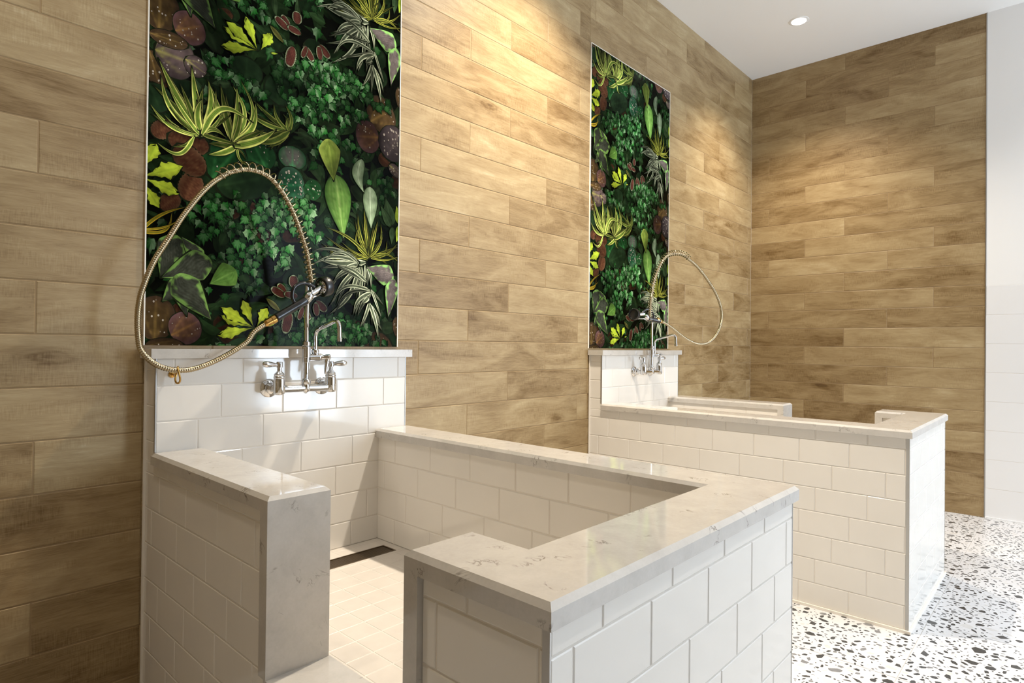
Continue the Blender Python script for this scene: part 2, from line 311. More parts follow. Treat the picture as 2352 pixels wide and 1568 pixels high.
def simple(name, col, rough=0.5, metal=0.0, spec=0.5, coat=0.0, bump=None, vary=0.0, vscale=8.0):
    m, nt, p = newmat(name)
    p.inputs['Base Color'].default_value = (*col, 1)
    p.inputs['Roughness'].default_value = rough
    p.inputs['Metallic'].default_value = metal
    p.inputs['Specular IOR Level'].default_value = spec
    p.inputs['Coat Weight'].default_value = coat
    tc = nt.nodes.new('ShaderNodeTexCoord')
    if vary > 0:
        nz = nt.nodes.new('ShaderNodeTexNoise')
        nz.inputs['Scale'].default_value = vscale
        nz.inputs['Detail'].default_value = 4
        nt.links.new(tc.outputs['Object'], nz.inputs['Vector'])
        mr = nt.nodes.new('ShaderNodeMapRange')
        mr.inputs['From Min'].default_value = 0.3
        mr.inputs['From Max'].default_value = 0.7
        mr.inputs['To Min'].default_value = 1 - vary
        mr.inputs['To Max'].default_value = 1 + vary
        nt.links.new(nz.outputs['Fac'], mr.inputs['Value'])
        mx = nt.nodes.new('ShaderNodeMix')
        mx.data_type = 'RGBA'
        mx.blend_type = 'MULTIPLY'
        mx.inputs['Factor'].default_value = 1
        mx.inputs[6].default_value = (*col, 1)
        nt.links.new(mr.outputs[0], mx.inputs[7])
        nt.links.new(mx.outputs[2], p.inputs['Base Color'])
    if bump:
        nz = nt.nodes.new('ShaderNodeTexNoise')
        nz.inputs['Scale'].default_value = bump[0]
        nz.inputs['Detail'].default_value = 3
        nt.links.new(tc.outputs['Object'], nz.inputs['Vector'])
        b = nt.nodes.new('ShaderNodeBump')
        b.inputs['Strength'].default_value = bump[1]
        b.inputs['Distance'].default_value = 0.002
        nt.links.new(nz.outputs['Fac'], b.inputs['Height'])
        nt.links.new(b.outputs[0], p.inputs['Normal'])
    return m

def ramp(nt, stops):
    r = nt.nodes.new('ShaderNodeValToRGB')
    e = r.color_ramp.elements
    e[0].position, e[0].color = stops[0][0], (*stops[0][1], 1)
    e[1].position, e[1].color = stops[-1][0], (*stops[-1][1], 1)
    for pos, c in stops[1:-1]:
        k = e.new(pos)
        k.color = (*c, 1)
    return r

def noise_node(nt, vec, scale, detail=4, rough=0.55, dist=0.0):
    n = nt.nodes.new('ShaderNodeTexNoise')
    n.inputs['Scale'].default_value = scale
    n.inputs['Detail'].default_value = detail
    n.inputs['Roughness'].default_value = rough
    n.inputs['Distortion'].default_value = dist
    nt.links.new(vec, n.inputs['Vector'])
    return n

def mapping(nt, vec, scale, loc=(0, 0, 0)):
    m = nt.nodes.new('ShaderNodeMapping')
    m.inputs['Scale'].default_value = scale
    m.inputs['Location'].default_value = loc
    nt.links.new(vec, m.inputs['Vector'])
    return m.outputs[0]

def mathn(nt, op, a, b=None, clamp=False):
    m = nt.nodes.new('ShaderNodeMath')
    m.operation = op
    m.use_clamp = clamp
    for i, v in enumerate((a, b)):
        if v is None:
            continue
        if isinstance(v, (int, float)):
            m.inputs[i].default_value = v
        else:
            nt.links.new(v, m.inputs[i])
    return m.outputs[0]

def mixc(nt, mode, fac, a, b):
    m = nt.nodes.new('ShaderNodeMix')
    m.data_type = 'RGBA'
    m.blend_type = mode
    for s, v in ((0, fac), (6, a), (7, b)):
        if isinstance(v, (int, float)):
            m.inputs[s].default_value = v
        elif isinstance(v, tuple):
            m.inputs[s].default_value = (*v, 1)
        else:
            nt.links.new(v, m.inputs[s])
    return m.outputs[2]

def wood_plank_material():
    m, nt, p = newmat('wood_look_porcelain')
    uv = nt.nodes.new('ShaderNodeUVMap')
    uv.uv_map = 'plank'
    at = nt.nodes.new('ShaderNodeAttribute')
    at.attribute_name = 'tone'
    U = uv.outputs[0]
    # broad cloudy tone, long grain streaks, fine fibres, saw marks, knots
    broad = noise_node(nt, mapping(nt, U, (3.0, 9.0, 1)), 1.0, 5, 0.6, 0.9)
    grain = noise_node(nt, mapping(nt, U, (5.0, 60.0, 1)), 1.0, 6, 0.66, 1.4)
    fibre = noise_node(nt, mapping(nt, U, (26.0, 460.0, 1)), 1.0, 4, 0.65, 0.4)
    saw = noise_node(nt, mapping(nt, U, (260.0, 30.0, 1)), 1.0, 2, 0.5)
    sawmask = noise_node(nt, mapping(nt, U, (3.1, 9.0, 1), (5, 2, 0)), 1.0, 2, 0.5)
    vor = nt.nodes.new('ShaderNodeTexVoronoi')
    vor.inputs['Scale'].default_value = 1.0
    warp = noise_node(nt, mapping(nt, U, (8, 25, 1)), 1.0, 3)
    wv = nt.nodes.new('ShaderNodeVectorMath')
    wv.operation = 'MULTIPLY_ADD'
    nt.links.new(warp.outputs['Color'], wv.inputs[0])
    wv.inputs[1].default_value = (0.16, 0.16, 0)
    nt.links.new(mapping(nt, U, (1.9, 5.6, 1)), wv.inputs[2])
    nt.links.new(wv.outputs[0], vor.inputs['Vector'])
    knot = nt.nodes.new('ShaderNodeMapRange')
    knot.inputs['From Min'].default_value = 0.02
    knot.inputs['From Max'].default_value = 0.20
    knot.inputs['To Min'].default_value = 1.0
    knot.inputs['To Max'].default_value = 0.0
    nt.links.new(vor.outputs['Distance'], knot.inputs['Value'])
    knotsel = mathn(nt, 'GREATER_THAN', vor.outputs['Color'], 0.62)
    rings = mathn(nt, 'SINE', mathn(nt, 'MULTIPLY', vor.outputs['Distance'], 85.0))
    v = mathn(nt, 'MULTIPLY', mathn(nt, 'SUBTRACT', grain.outputs['Fac'], 0.5), 0.5)
    v = mathn(nt, 'ADD', v, mathn(nt, 'MULTIPLY', mathn(nt, 'SUBTRACT', broad.outputs['Fac'], 0.5), 0.95))
    v = mathn(nt, 'ADD', v, mathn(nt, 'MULTIPLY', mathn(nt, 'SUBTRACT', fibre.outputs['Fac'], 0.5), 0.42))
    sawm = mathn(nt, 'MULTIPLY', mathn(nt, 'GREATER_THAN', sawmask.outputs['Fac'], 0.52), 0.36)
    v = mathn(nt, 'ADD', v, mathn(nt, 'MULTIPLY', mathn(nt, 'SUBTRACT', saw.outputs['Fac'], 0.5), sawm))
    kk = mathn(nt, 'MULTIPLY', knot.outputs[0], knotsel)
    v = mathn(nt, 'SUBTRACT', v, mathn(nt, 'MULTIPLY', kk, mathn(nt, 'ADD', 0.30, mathn(nt, 'MULTIPLY', rings, 0.09))))
    sep = nt.nodes.new('ShaderNodeSeparateColor')
    nt.links.new(at.outputs['Color'], sep.inputs[0])
    v = mathn(nt, 'ADD', v, mathn(nt, 'MULTIPLY', mathn(nt, 'SUBTRACT', sep.outputs[0], 0.5), 0.28))
    v = mathn(nt, 'ADD', v, 0.55, clamp=True)
    r = ramp(nt, [(0.0, rgb(72, 51, 25)), (0.25, rgb(114, 89, 53)), (0.55, rgb(154, 131, 94)), (0.8, rgb(174, 153, 115)), (1.0, rgb(190, 173, 140))])
    nt.links.new(v, r.inputs[0])
    nt.links.new(r.outputs[0], p.inputs['Base Color'])
    p.inputs['Roughness'].default_value = 0.42
    p.inputs['Specular IOR Level'].default_value = 0.4
    b = nt.nodes.new('ShaderNodeBump')
    b.inputs['Strength'].default_value = 0.35
    b.inputs['Distance'].default_value = 0.0012
    h = mathn(nt, 'ADD', mathn(nt, 'MULTIPLY', fibre.outputs['Fac'], 0.5), mathn(nt, 'MULTIPLY', grain.outputs['Fac'], 0.6))
    h = mathn(nt, 'ADD', h, mathn(nt, 'MULTIPLY', saw.outputs['Fac'], sawm))
    nt.links.new(h, b.inputs['Height'])
    nt.links.new(b.outputs[0], p.inputs['Normal'])
    return m

def quartz_material():
    m, nt, p = newmat('grey_veined_quartz')
    tc = nt.nodes.new('ShaderNodeTexCoord')
    O = tc.outputs['Object']
    mott = noise_node(nt, O, 16.0, 6, 0.62, 0.4)
    fine = noise_node(nt, O, 160.0, 3, 0.6)
    v = mathn(nt, 'ADD', mathn(nt, 'MULTIPLY', mott.outputs['Fac'], 0.75), mathn(nt, 'MULTIPLY', fine.outputs['Fac'], 0.25))
    r = ramp(nt, [(0.25, rgb(180, 176, 170)), (0.5, rgb(192, 188, 182)), (0.75, rgb(202, 198, 192))])
    nt.links.new(v, r.inputs[0])
    # hairline veins: thin band of a warped noise, broken up by a second noise
    w = noise_node(nt, O, 7.0, 5, 0.6, 1.6)
    d = mathn(nt, 'ABSOLUTE', mathn(nt, 'SUBTRACT', w.outputs['Fac'], 0.5))
    band = nt.nodes.new('ShaderNodeMapRange')
    band.inputs['From Min'].default_value = 0.0
    band.inputs['From Max'].default_value = 0.016
    band.inputs['To Min'].default_value = 1.0
    band.inputs['To Max'].default_value = 0.0
    nt.links.new(d, band.inputs['Value'])
    brk = noise_node(nt, O, 17.0, 3, 0.5)
    sel = nt.nodes.new('ShaderNodeMapRange')
    sel.inputs['From Min'].default_value = 0.57
    sel.inputs['From Max'].default_value = 0.67
    nt.links.new(brk.outputs['Fac'], sel.inputs['Value'])
    vein = mathn(nt, 'MULTIPLY', mathn(nt, 'MULTIPLY', band.outputs[0], sel.outputs[0]), 0.85)
    c = mixc(nt, 'MIX', vein, r.outputs[0], rgb(96, 88, 78))
    nt.links.new(c, p.inputs['Base Color'])
    p.inputs['Roughness'].default_value = 0.07
    p.inputs['Specular IOR Level'].default_value = 1.0
    p.inputs['IOR'].default_value = 1.55
    return m

def print_material():
    m, nt, p = newmat('foliage_print')
    a = nt.nodes.new('ShaderNodeAttribute')
    a.attribute_name = 'Col'
    nt.links.new(a.outputs['Color'], p.inputs['Base Color'])
    p.inputs['Roughness'].default_value = 0.14
    p.inputs['Specular IOR Level'].default_value = 0.02
    return m

M_wood = wood_plank_material()
M_woodgrout = simple('tan_grout', rgb(150, 126, 92), 0.85)
M_tile = simple('white_glazed_tile', rgb(228, 224, 217), 0.10, spec=0.5, vary=0.02, vscale=5, bump=(9, 0.05))
M_grout = simple('pale_grout', rgb(222, 216, 207), 0.7)
M_mosaic = simple('cream_mosaic', rgb(212, 205, 196), 0.35, vary=0.04, vscale=20)
M_quartz = quartz_material()
M_trim = simple('satin_aluminium', rgb(176, 174, 170), 0.35, metal=0.9)
M_caulk = simple('white_caulk', rgb(236, 230, 220), 0.5)
M_chrome = simple('polished_chrome', rgb(216, 217, 219), 0.04, metal=1.0)
M_steel = simple('stainless_hose', rgb(178, 164, 136), 0.18, metal=1.0)
M_spring = simple("stainless_spring", rgb(196, 184, 156), 0.12, metal=1.0)
M_brass = simple('brass_ferrule', rgb(205, 165, 95), 0.15, metal=1.0)
M_black = simple('black_rubber', rgb(18, 18, 19), 0.28, coat=0.2)
M_grate = simple('dark_steel_grate', rgb(120, 104, 84), 0.35, metal=0.8)
M_slot = simple('drain_shadow', rgb(22, 18, 14), 0.8)
M_paint = simple('white_paint', rgb(242, 242, 242), 0.55, bump=(60, 0.03))
M_ceil = simple('ceiling_paint', rgb(246, 246, 245), 0.8)
M_bigtile = simple('white_wall_tile', rgb(238, 238, 239), 0.22, bump=(6, 0.04))
M_terr = simple('terrazzo_white', rgb(212, 212, 213), 0.28, vary=0.025, vscale=6)
M_chipd = simple('terrazzo_charcoal_chip', rgb(56, 57, 58), 0.3, vary=0.25, vscale=30)
M_chipm = simple('terrazzo_grey_chip', rgb(124, 125, 127), 0.3, vary=0.15, vscale=30)
M_chipl = simple('terrazzo_pale_chip', rgb(205, 203, 200), 0.3)
M_joint = simple('floor_joint', rgb(196, 193, 188), 0.7)
M_print = print_material()
M_frame = simple('panel_edge_white', rgb(240, 236, 226), 0.3, metal=0.0)
def emission(name, col, s):
    m = bpy.data.materials.new(name)
    m.use_nodes = True
    nt = m.node_tree
    nt.nodes.clear()
    o = nt.nodes.new('ShaderNodeOutputMaterial')
    e = nt.nodes.new('ShaderNodeEmission')
    e.inputs[0].default_value = (*col, 1)
    e.inputs[1].default_value = s
    nt.links.new(e.outputs[0], o.inputs[0])
    return m
M_lamp = emission('lamp_lens', (1.0, 0.90, 0.76), 14.0)

# ------------------------------------------------------------------ tiled faces
def tile_face(bm, O, U, V, N, w, h, pw, ph, phase, v0, gap=0.003, bev=0.0022, dep=0.0012, mat=0, gmat=1, recess=0.0014, uvl=None, tone=None, backing=True, skip=None):
    """Lay tiles over the rectangle O + u*U + v*V (0..w, 0..h), their faces in that plane.
    phase(row) is where a vertical joint falls, v0 the height of one horizontal joint."""
    O, U, V, N = Vector(O), Vector(U), Vector(V), Vector(N)
    if backing:
        B = O - N * recess
        quad(bm, [B, B + U * w, B + U * w + V * h, B + V * h], N, gmat)
    g = gap / 2
    r0 = math.floor((0 - v0) / ph) - 1
    r1 = math.ceil((h - v0) / ph) + 1
    for r in range(r0, r1):
        a, b = v0 + r * ph + g, v0 + (r + 1) * ph - g
        a, b = max(a, 0), min(b, h)
        if b - a < 0.004:
            continue
        ph0 = phase(r)
        c0 = math.floor((0 - ph0) / pw) - 1
        c1 = math.ceil((w - ph0) / pw) + 1
        for c in range(c0, c1):
            s, e = ph0 + c * pw + g, ph0 + (c + 1) * pw - g
            s, e = max(s, 0), min(e, w)
            if e - s < 0.004:
                continue
            if skip and skip(r, s, e, a, b):
                continue
            bv = min(bev, (e - s) / 3, (b - a) / 3)
            ou, ov = random.uniform(-40, 40), random.uniform(-40, 40)
            tn = random.random()
            I = [(s + bv, a + bv), (e - bv, a + bv), (e - bv, b - bv), (s + bv, b - bv)]
            X = [(s, a), (e, a), (e, b), (s, b)]
            vi = [bm.verts.new(O + U * u + V * v) for u, v in I]
            vx = [bm.verts.new(O + U * u + V * v - N * dep) for u, v in X]
            fs = [bm.faces.new(vi)]
            for k in range(4):
                fs.append(bm.faces.new((vx[k], vx[(k + 1) % 4], vi[(k + 1) % 4], vi[k])))
            for f in fs:
                f.material_index = mat
                f.normal_update()
                if f.normal.dot(N) < 0:
                    f.normal_flip()
                if uvl is not None:
                    for l in f.loops:
                        q = l.vert.co - O
                        l[uvl].uv = (q.dot(U) + ou, q.dot(V) + ov)
                if tone is not None:
                    f[tone] = tn

def planks(name, O, U, N, w, h, phase, v0, L, skip=None):
    bm = bmesh.new()
    uvl = bm.loops.layers.uv.new('plank')
    tone = bm.faces.layers.float.new('tone')
    tile_face(bm, O, U, (0, 0, 1), N, w, h, L, 0.147, phase, v0, gap=0.0036, bev=0.0016, dep=0.0011, recess=0.0011, uvl=uvl, tone=tone, skip=skip)
    return structure(link(name, bm, [M_wood, M_woodgrout]))

# ------------------------------------------------------------------ the room
H = 3.513
XB = 5.351
YF = -6.4
XL = -0.95
Z0 = 1.176
LP = 0.860

def phA(r):                       # wood wall behind the tubs; joints step a third of a plank per row
    return {2: 1.6727, 0: 1.965, 1: 2.242}[r % 3]

def strip(name, xa, xb, shift):
    return planks(name, (xa, 0, 0), (1, 0, 0), (0, -1, 0), xb - xa, H, lambda r: phA(r) + shift - xa, Z0, LP)

strip('wall_left', XL, 0.609, 0.099)['label'] = 'wood-look plank tile wall left of the near leafy panel'
strip('wall_left_middle', 0.609, 2.924, 0.0)['label'] = 'wood-look plank tile wall behind and between the tubs'
strip('wall_left_far', 2.924, XB, -0.127)['label'] = 'wood-look plank tile wall around the far leafy panel'
YE = -1.632
wb = planks('wall_back', (XB, 0, 0), (0, -1, 0), (-1, 0, 0), -YE, H, lambda r: {1: 0.1516, 0: 0.741, 2: 0.445}[r % 3], Z0, 0.889)
wb['label'] = 'darker wood-look plank tile end wall'

bm = bmesh.new()                                         # solid core behind the planks
box(bm, XL, XB + 0.15, 0.0012, 0.15, 0, H)
structure(link('wall_left_core', bm, M_paint))
bm = bmesh.new()
box(bm, XB + 0.0012, XB + 0.15, YF, 0.0012, 0, H)
structure(link('wall_back_core', bm, M_paint))

bm = bmesh.new()                                         # white tiled part of the end wall, painted above
tile_face(bm, (XB - 0.002, YE - 0.006, 0), (0, -1, 0), (0, 0, 1), (-1, 0, 0), YE - YF, 1.606, 0.6, 0.2, lambda r: 0.9 + 0.3 * (r % 2), 0.006, gap=0.002, bev=0.001, dep=0.0006, recess=0.0008)
structure(link('wall_right', bm, [M_bigtile, M_grout]), 'white tiled wall to the right of the wood wall')
bm = bmesh.new()
box(bm, XB + 0.0011, XB - 0.001, YE - 0.006, YF, 1.606, H)
structure(link('wall_right_upper', bm, M_paint), 'white painted wall above the white tiles')
bm = bmesh.new()
box(bm, XB - 0.0035, XB + 0.001, YE + 0.0, YE - 0.006, 0, H)
structure(link('trim_1', bm, M_trim), 'thin metal strip edging the wood wall')
bm = bmesh.new()
box(bm, XB - 0.012, XB - 0.002, YE - 0.006, YF, 0, 0.010)
structure(link('baseboard_right', bm, M_bigtile))

bm = bmesh.new()                                         # ceiling
box(bm, XL - .15, XB + .15, YF - .15, 0.15, H, H + 0.12)
structure(link('ceiling', bm, M_ceil))

# walls behind the camera, with a wide glazed opening that lets the daylight in
bm = bmesh.new()
box(bm, XL - .15, XL - .0012, YF - .15, 0.15, 0, H)
structure(link('wall_side_core', bm, M_paint))
planks('wall_side', (XL, YF, 0), (0, 1, 0), (1, 0, 0), -YF, H, lambda r: 0.2 + 0.287 * (r % 3), Z0, LP)  # unseen wall, put close by and clad in wood to keep the left dim
WX0, WX1, WZ0, WZ1 = 3.8, 5.25, 0.05, 3.2
bm = bmesh.new()
box(bm, WX1, XB + .15, YF - .15, YF, 0, H)
box(bm, WX0, WX1, YF - .15, YF, WZ1, H)
box(bm, WX0, WX1, YF - .15, YF, 0, WZ0)
structure(link('wall_front', bm, M_paint))
planks('wall_front_left', (XL, YF, 0), (1, 0, 0), (0, 1, 0), WX0 - XL, H, lambda r: 0.1 + 0.287 * (r % 3), Z0, LP)  # unseen; plank cladding added to cut white bounce onto the left faces
bm = bmesh.new()
box(bm, XL, WX0, YF - .15, YF - .0012, 0, H)
structure(link('wall_front_core', bm, M_paint))
bm = bmesh.new()
for x in (WX0, WX0 + 0.70, WX1 - 0.05):
    box(bm, x, x + 0.05, YF - .11, YF - .05, WZ0, WZ1)
for z in (WZ0, 2.2, WZ1 - 0.05):
    box(bm, WX0, WX1, YF - .105, YF - .055, z, z + 0.05)
structure(link('window_1', bm, M_trim))

# ------------------------------------------------------------------ terrazzo floor
FJX = 2.517
FJY = -1.637
FT = 0.6
bm = bmesh.new()
quad(bm, [(XL, YF, -0.0008), (XB, YF, -0.0008), (XB, 0, -0.0008), (XL, 0, -0.0008)], (0, 0, 1), 4)
nx0, nx1 = math.floor((XL - FJX) / FT), math.ceil((XB - FJX) / FT)
ny0, ny1 = math.floor((YF - FJY) / FT), math.ceil((0 - FJY) / FT)
for i in range(nx0, nx1):
    for j in range(ny0, ny1):
        a, b = max(FJX + i * FT + .0012, XL), min(FJX + (i + 1) * FT - .0012, XB)
        c, d = max(FJY + j * FT + .0012, YF), min(FJY + (j + 1) * FT - .0012, 0)
        if b > a and d > c:
            quad(bm, [(a, c, 0), (b, c, 0), (b, d, 0), (a, d, 0)], (0, 0, 1), 0)
rnd = random.Random(3)
def chip(cx, cy, r, mat, z):
    n = rnd.choice((4, 5, 5, 6, 6, 7))
    st = rnd.uniform(0, math.pi)
    el = rnd.uniform(0.35, 0.95)
    ca, sa = math.cos(st), math.sin(st)
    an = sorted(2 * math.pi * (k + rnd.uniform(-.32, .32)) / n for k in range(n))
    pts = []
    for t in an:
        q = r * rnd.uniform(.75, 1.1)
        x, y = q * math.cos(t), q * math.sin(t) * el
        pts.append((cx + x * ca - y * sa, cy + x * sa + y * ca, z))
    quad(bm, pts, (0, 0, 1), mat)
cell = {}
cnt = 0
VX0, VX1, VY0, VY1 = 0.0, XB, -4.0, -0.02
tries = 0
while tries < 170000:
    tries += 1
    x, y = rnd.uniform(VX0, VX1), rnd.uniform(VY0, VY1)
    if y > -1.61 and (0.6 < x < 1.55 or 2.93 < x < 3.87):
        continue
    q = rnd.random()
    r = 0.004 + 0.006 * rnd.random() if q < .42 else (0.010 + 0.008 * rnd.random() if q < .86 else 0.019 + 0.011 * rnd.random())
    ok = True
    ci, cj = int(x / .06), int(y / .06)
    for di in (-1, 0, 1):
        for dj in (-1, 0, 1):
            for (px, py, pr) in cell.get((ci + di, cj + dj), ()):
                if (px - x) ** 2 + (py - y) ** 2 < (pr * .8 + r * .8 + .001) ** 2:
                    ok = False
                    break
    fx = (x - FJX) % FT
    fy = (y - FJY) % FT
    if min(fx, FT - fx) < r * .6 or min(fy, FT - fy) < r * .6:
        ok = False
    if not ok:
        continue
    cell.setdefault((ci, cj), []).append((x, y, r))
    u = rnd.random()
    chip(x, y, r, 1 if u < .62 else (2 if u < .84 else 3), 0.00015)
    cnt += 1
    if cnt > 30000:
        break
structure(link('floor', bm, [M_terr, M_chipd, M_chipm, M_chipl, M_joint]), 'white terrazzo tile floor with charcoal chips')

# ------------------------------------------------------------------ dog wash tubs
W = 0.921            # outer width
D = 1.600            # depth from the wall
ZC = 0.829           # top of the counter
TH = 0.034
OV = 0.011           # slab overhang
WL, WR, WF = 0.139, 0.142, 0.159    # slab widths measured from the outer tile faces
BS = 0.090           # thickness of the splash block
Y1, Y2 = -0.836, -1.308
ZS = 0.440           # sill
ZT = 0.400           # tub floor
ZLB, ZLT = 1.108, 1.137

def make_tub(x0, flip, label, group):
    """Tub built with the step-in opening on its left side; flip mirrors it in x."""
    fx = (lambda x: x0 + W - x) if flip else (lambda x: x0 + x)
    sg = -1 if flip else 1
    root = thing('dog_wash_tub', label, 'tub', (x0 + W / 2, -0.8, 0), group)
    P = lambda x, y, z: (fx(x), y, z)
    def bx(bm, xa, xb, ya, yb, za, zb, mat=0):
        return box(bm, fx(xa), fx(xb), ya, yb, za, zb, mat)
    zt = ZC - TH
    xin, xrin = WL - 0.010, W - WR + 0.012
    yin = -D + WF - 0.012
    third = 0.2074 / 3
    # --- block walls (grout coloured cores) with tile on every exposed face
    bm = bmesh.new()
    e = 0.0016
    bx(bm, e, xin - e, -BS + .01, Y1 + 0.03, 0.02, zt, 1)
    bx(bm, e, xin - e, Y2 - 0.03, -D + e, 0.02, zt, 1)
    bx(bm, e, xin - e, Y1 + 0.03, Y2 - 0.03, 0.02, ZS - 0.034, 1)
    bx(bm, W - e, xrin + e, -BS + .01, -D + e, 0.02, zt, 1)
    bx(bm, xin - e, xrin + e, yin - e, -D + e, 0.02, zt, 1)
    zg = 0.003 if flip else 0.006
    zl = 0.003 if flip else 0.016
    # outer left face (with opening) : two stubs and the curb under the sill
    nl = (-sg, 0, 0)
    nr = (sg, 0, 0)
    if not flip:
        sideL = lambda d: (lambda r: 0.136 + {6: 0.0, 5: -0.066, 4: 0.062, 3: -0.006}.get(r, -third * ((6 - r) % 3)) - d)
    else:
        sideL = lambda d: (lambda r: 0.15 - third * (r % 3) - d)
    def side(x, n, y_a, y_b, za, zb, ph):
        tile_face(bm, P(x, y_a, za), (0, -1, 0), (0, 0, 1), n, y_a - y_b, zb - za, 0.2065, 0.1067, ph, zl - za)
    side(0, nl, -0.003, Y1 + 0.034, 0.012, zt, sideL(0.003))
    side(0, nl, Y2 - 0.034, -D + 0.012, 0.012, zt, sideL(-(Y2 - 0.034)))
    side(0, nl, Y1 + 0.034, Y2 - 0.034, 0.012, ZS - 0.03, sideL(-(Y1 + 0.034)))
    if flip:   # long outer side of the far tub faces the near one
        side(W, nr, -0.003, -D + 0.012, 0.012, zt, lambda r: -0.001 - third * ((7 - r) % 3))
    else:
        side(W, nr, -0.003, -D + 0.012, 0.012, zt, lambda r: 0.05 + third * (r % 3))
    # inner faces
    ip = lambda r: 0.04 + third * (r % 3)
    def inner(O, U, N, w, h):
        tile_face(bm, O, U, (0, 0, 1), N, w, h, 0.2065, 0.1067, ip, 0.918 - 8 * 0.1067 + 0.2134 - O[2])
    inner(P(xin, -BS, ZT), (0, -1, 0), nr, -BS - Y1 - 0.03, zt - ZT)
    inner(P(xin, Y2 - 0.03, ZT), (0, -1, 0), nr, Y2 - 0.03 - yin, zt - ZT)
    inner(P(xrin, -BS, ZT), (0, -1, 0), nl, -BS - yin, zt - ZT)
    inner(P(xin, yin, ZT), (sg, 0, 0), (0, 1, 0), xrin - xin, zt - ZT)
    # front face
    a = 0.003
    tile_face(bm, P(a, -D, 0.012), (sg, 0, 0), (0, 0, 1), (0, -1, 0), W - 2 * a, zt - 0.012, 0.2065, 0.1067,
              lambda r: {7: 0.120, 6: 0.051, 5: 0.184, 4: 0.112}.get(r, 0.112 + third * (4 - r)) - a, zg - 0.012 - 0.0)
    link('tiled_walls', bm, [M_tile, M_grout], root)
    # --- splash block on the wall
    bm = bmesh.new()
    bx(bm, e, W - e, -0.004, -BS + e, 0.02, ZLB, 1)
    b0 = 0.003
    tile_face(bm, P(b0, -BS, ZT), (sg, 0, 0), (0, 0, 1), (0, -1, 0), W - 2 * b0, ZLB - ZT, 0.2074, 0.1067,
              lambda r: 0.051 - third * ((6 - r) % 3) - b0, 0.918 - ZT - 5 * 0.1067 + 0.001)
    for x, n in ((0, nl), (W, nr)):
        tile_face(bm, P(x, -0.004, zt), (0, -1, 0), (0, 0, 1), n, BS - 0.009, ZLB - zt, 0.3, 0.1067, lambda r: -0.1, zg - zt)
    link('splash_block', bm, [M_tile, M_grout], root)
    # --- quartz
    bm = bmesh.new()
    bx(bm, -0.018, W + 0.018, -0.004, -BS - 0.018, ZLB, ZLT)
    bevel_all(bm, 0.006, 3)
    link('splash_ledge', bm, M_quartz, root, True, 40)
    # main counter: back-right wall, front wall and front stub in one piece
    def slab(outline):
        bm = bmesh.new()
        lo = [bm.verts.new((*p, ZC - TH)) for p in outline]
        hi = [bm.verts.new((*p, ZC)) for p in outline]
        n = len(outline)
        top = bm.faces.new(hi)
        bot = bm.faces.new(list(reversed(lo)))
        for k in range(n):
            bm.faces.new((lo[k], lo[(k + 1) % n], hi[(k + 1) % n], hi[k]))
        bmesh.ops.recalc_face_normals(bm, faces=bm.faces[:])
        ed = [ed for ed in top.edges] + [ed for ed in bm.edges if abs(ed.verts[0].co.z - ed.verts[1].co.z) > .01]
        bmesh.ops.bevel(bm, geom=[ed for ed in top.edges], offset=0.0085, segments=1, profile=0.5, affect='EDGES')
        return bm
    q = lambda x, y: (fx(x), y)
    o1 = [q(-OV, Y2), q(WL, Y2), q(WL, -D + WF), q(W - WR, -D + WF), q(W - WR, -BS - .0005), q(W + OV, -BS - .0005), q(W + OV, -D - OV), q(-OV, -D - OV)]
    link('countertop', slab(o1), M_quartz, root, True, 35)
    o2 = [q(-OV, -BS - .0005), q(WL, -BS - .0005), q(WL, Y1), q(-OV, Y1)]
    link('countertop', slab(o2), M_quartz, root, True, 35)
    for ya, yb in ((Y1 + 0.034, Y1), (Y2, Y2 - 0.034)):
        bm = bmesh.new()
        bx(bm, -OV, WL, ya, yb, ZS, ZC - TH + 0.0002)
        bevel_all(bm, 0.0015, 1)
        link('jamb', bm, M_quartz, root, True, 35)
    bm = bmesh.new()
    bx(bm, -OV, WL + 0.002, Y1 + 0.01, Y2 - 0.01, ZS - 0.034, ZS)
    bevel_all(bm, 0.004, 2)
    link('sill', bm, M_quartz, root, True, 35)
    # --- metal edge strips on the outside corners
    t, tf = 0.012, 0.003
    for (xa, xb, ya, yb, za, zb) in ((-.0005, tf, -D + t, -D - .0005, 0.012, zt), (W - tf, W + .0005, -D + t, -D - .0005, 0.012, zt),
                                     (-.0005, tf, -BS + .008, -BS - .0005, ZC, ZLB), (W - tf, W + .0005, -BS + .008, -BS - .0005, ZC, ZLB)):
        bm = bmesh.new()
        bx(bm, xa, xb, ya, yb, za, zb)
        link('edge_strip', bm, M_trim, root)
    # --- caulk line along the foot
    bm = bmesh.new()
    c = 0.008
    bx(bm, -c, e, -0.004, -D - c, 0.0003, 0.012)
    bx(bm, W - e, W + c, -0.004, -D - c, 0.0003, 0.012)
    bx(bm, e + .0004, W - e - .0004, -D + e, -D - c, 0.0003, 0.0118)
    for xa, xb in ((-.007, e), (W - e, W + .007)):
        bx(bm, xa * .9, xb if xa < 0 else W + .0063, -.0045, -.0105, 0.0125, ZLB)
    bevel_all(bm, 0.003, 2)
    link('caulk_line', bm, M_caulk, root, True, 40)
    # --- mosaic tub floor with the linear drain let into it
    da, db, dya, dyb = 0.165, 0.757, -0.180, -0.260
    bm = bmesh.new()
    bx(bm, xin - .02, xrin + .02, -BS + .01, yin - .01, ZT - 0.06, ZT - 0.022, 1)
    def mos(xa, xb, ya, yb):
        ua = min(fx(xa), fx(xb))
        tile_face(bm, (ua, ya, ZT), (1, 0, 0), (0, -1, 0), (0, 0, 1), xb - xa, ya - yb, 0.0785, 0.0785, lambda r: 0.02 - (ua % 0.0785), 0.045 - ((-ya) % 0.0785), gap=0.003, bev=0.001, dep=0.0006, recess=0.0008)
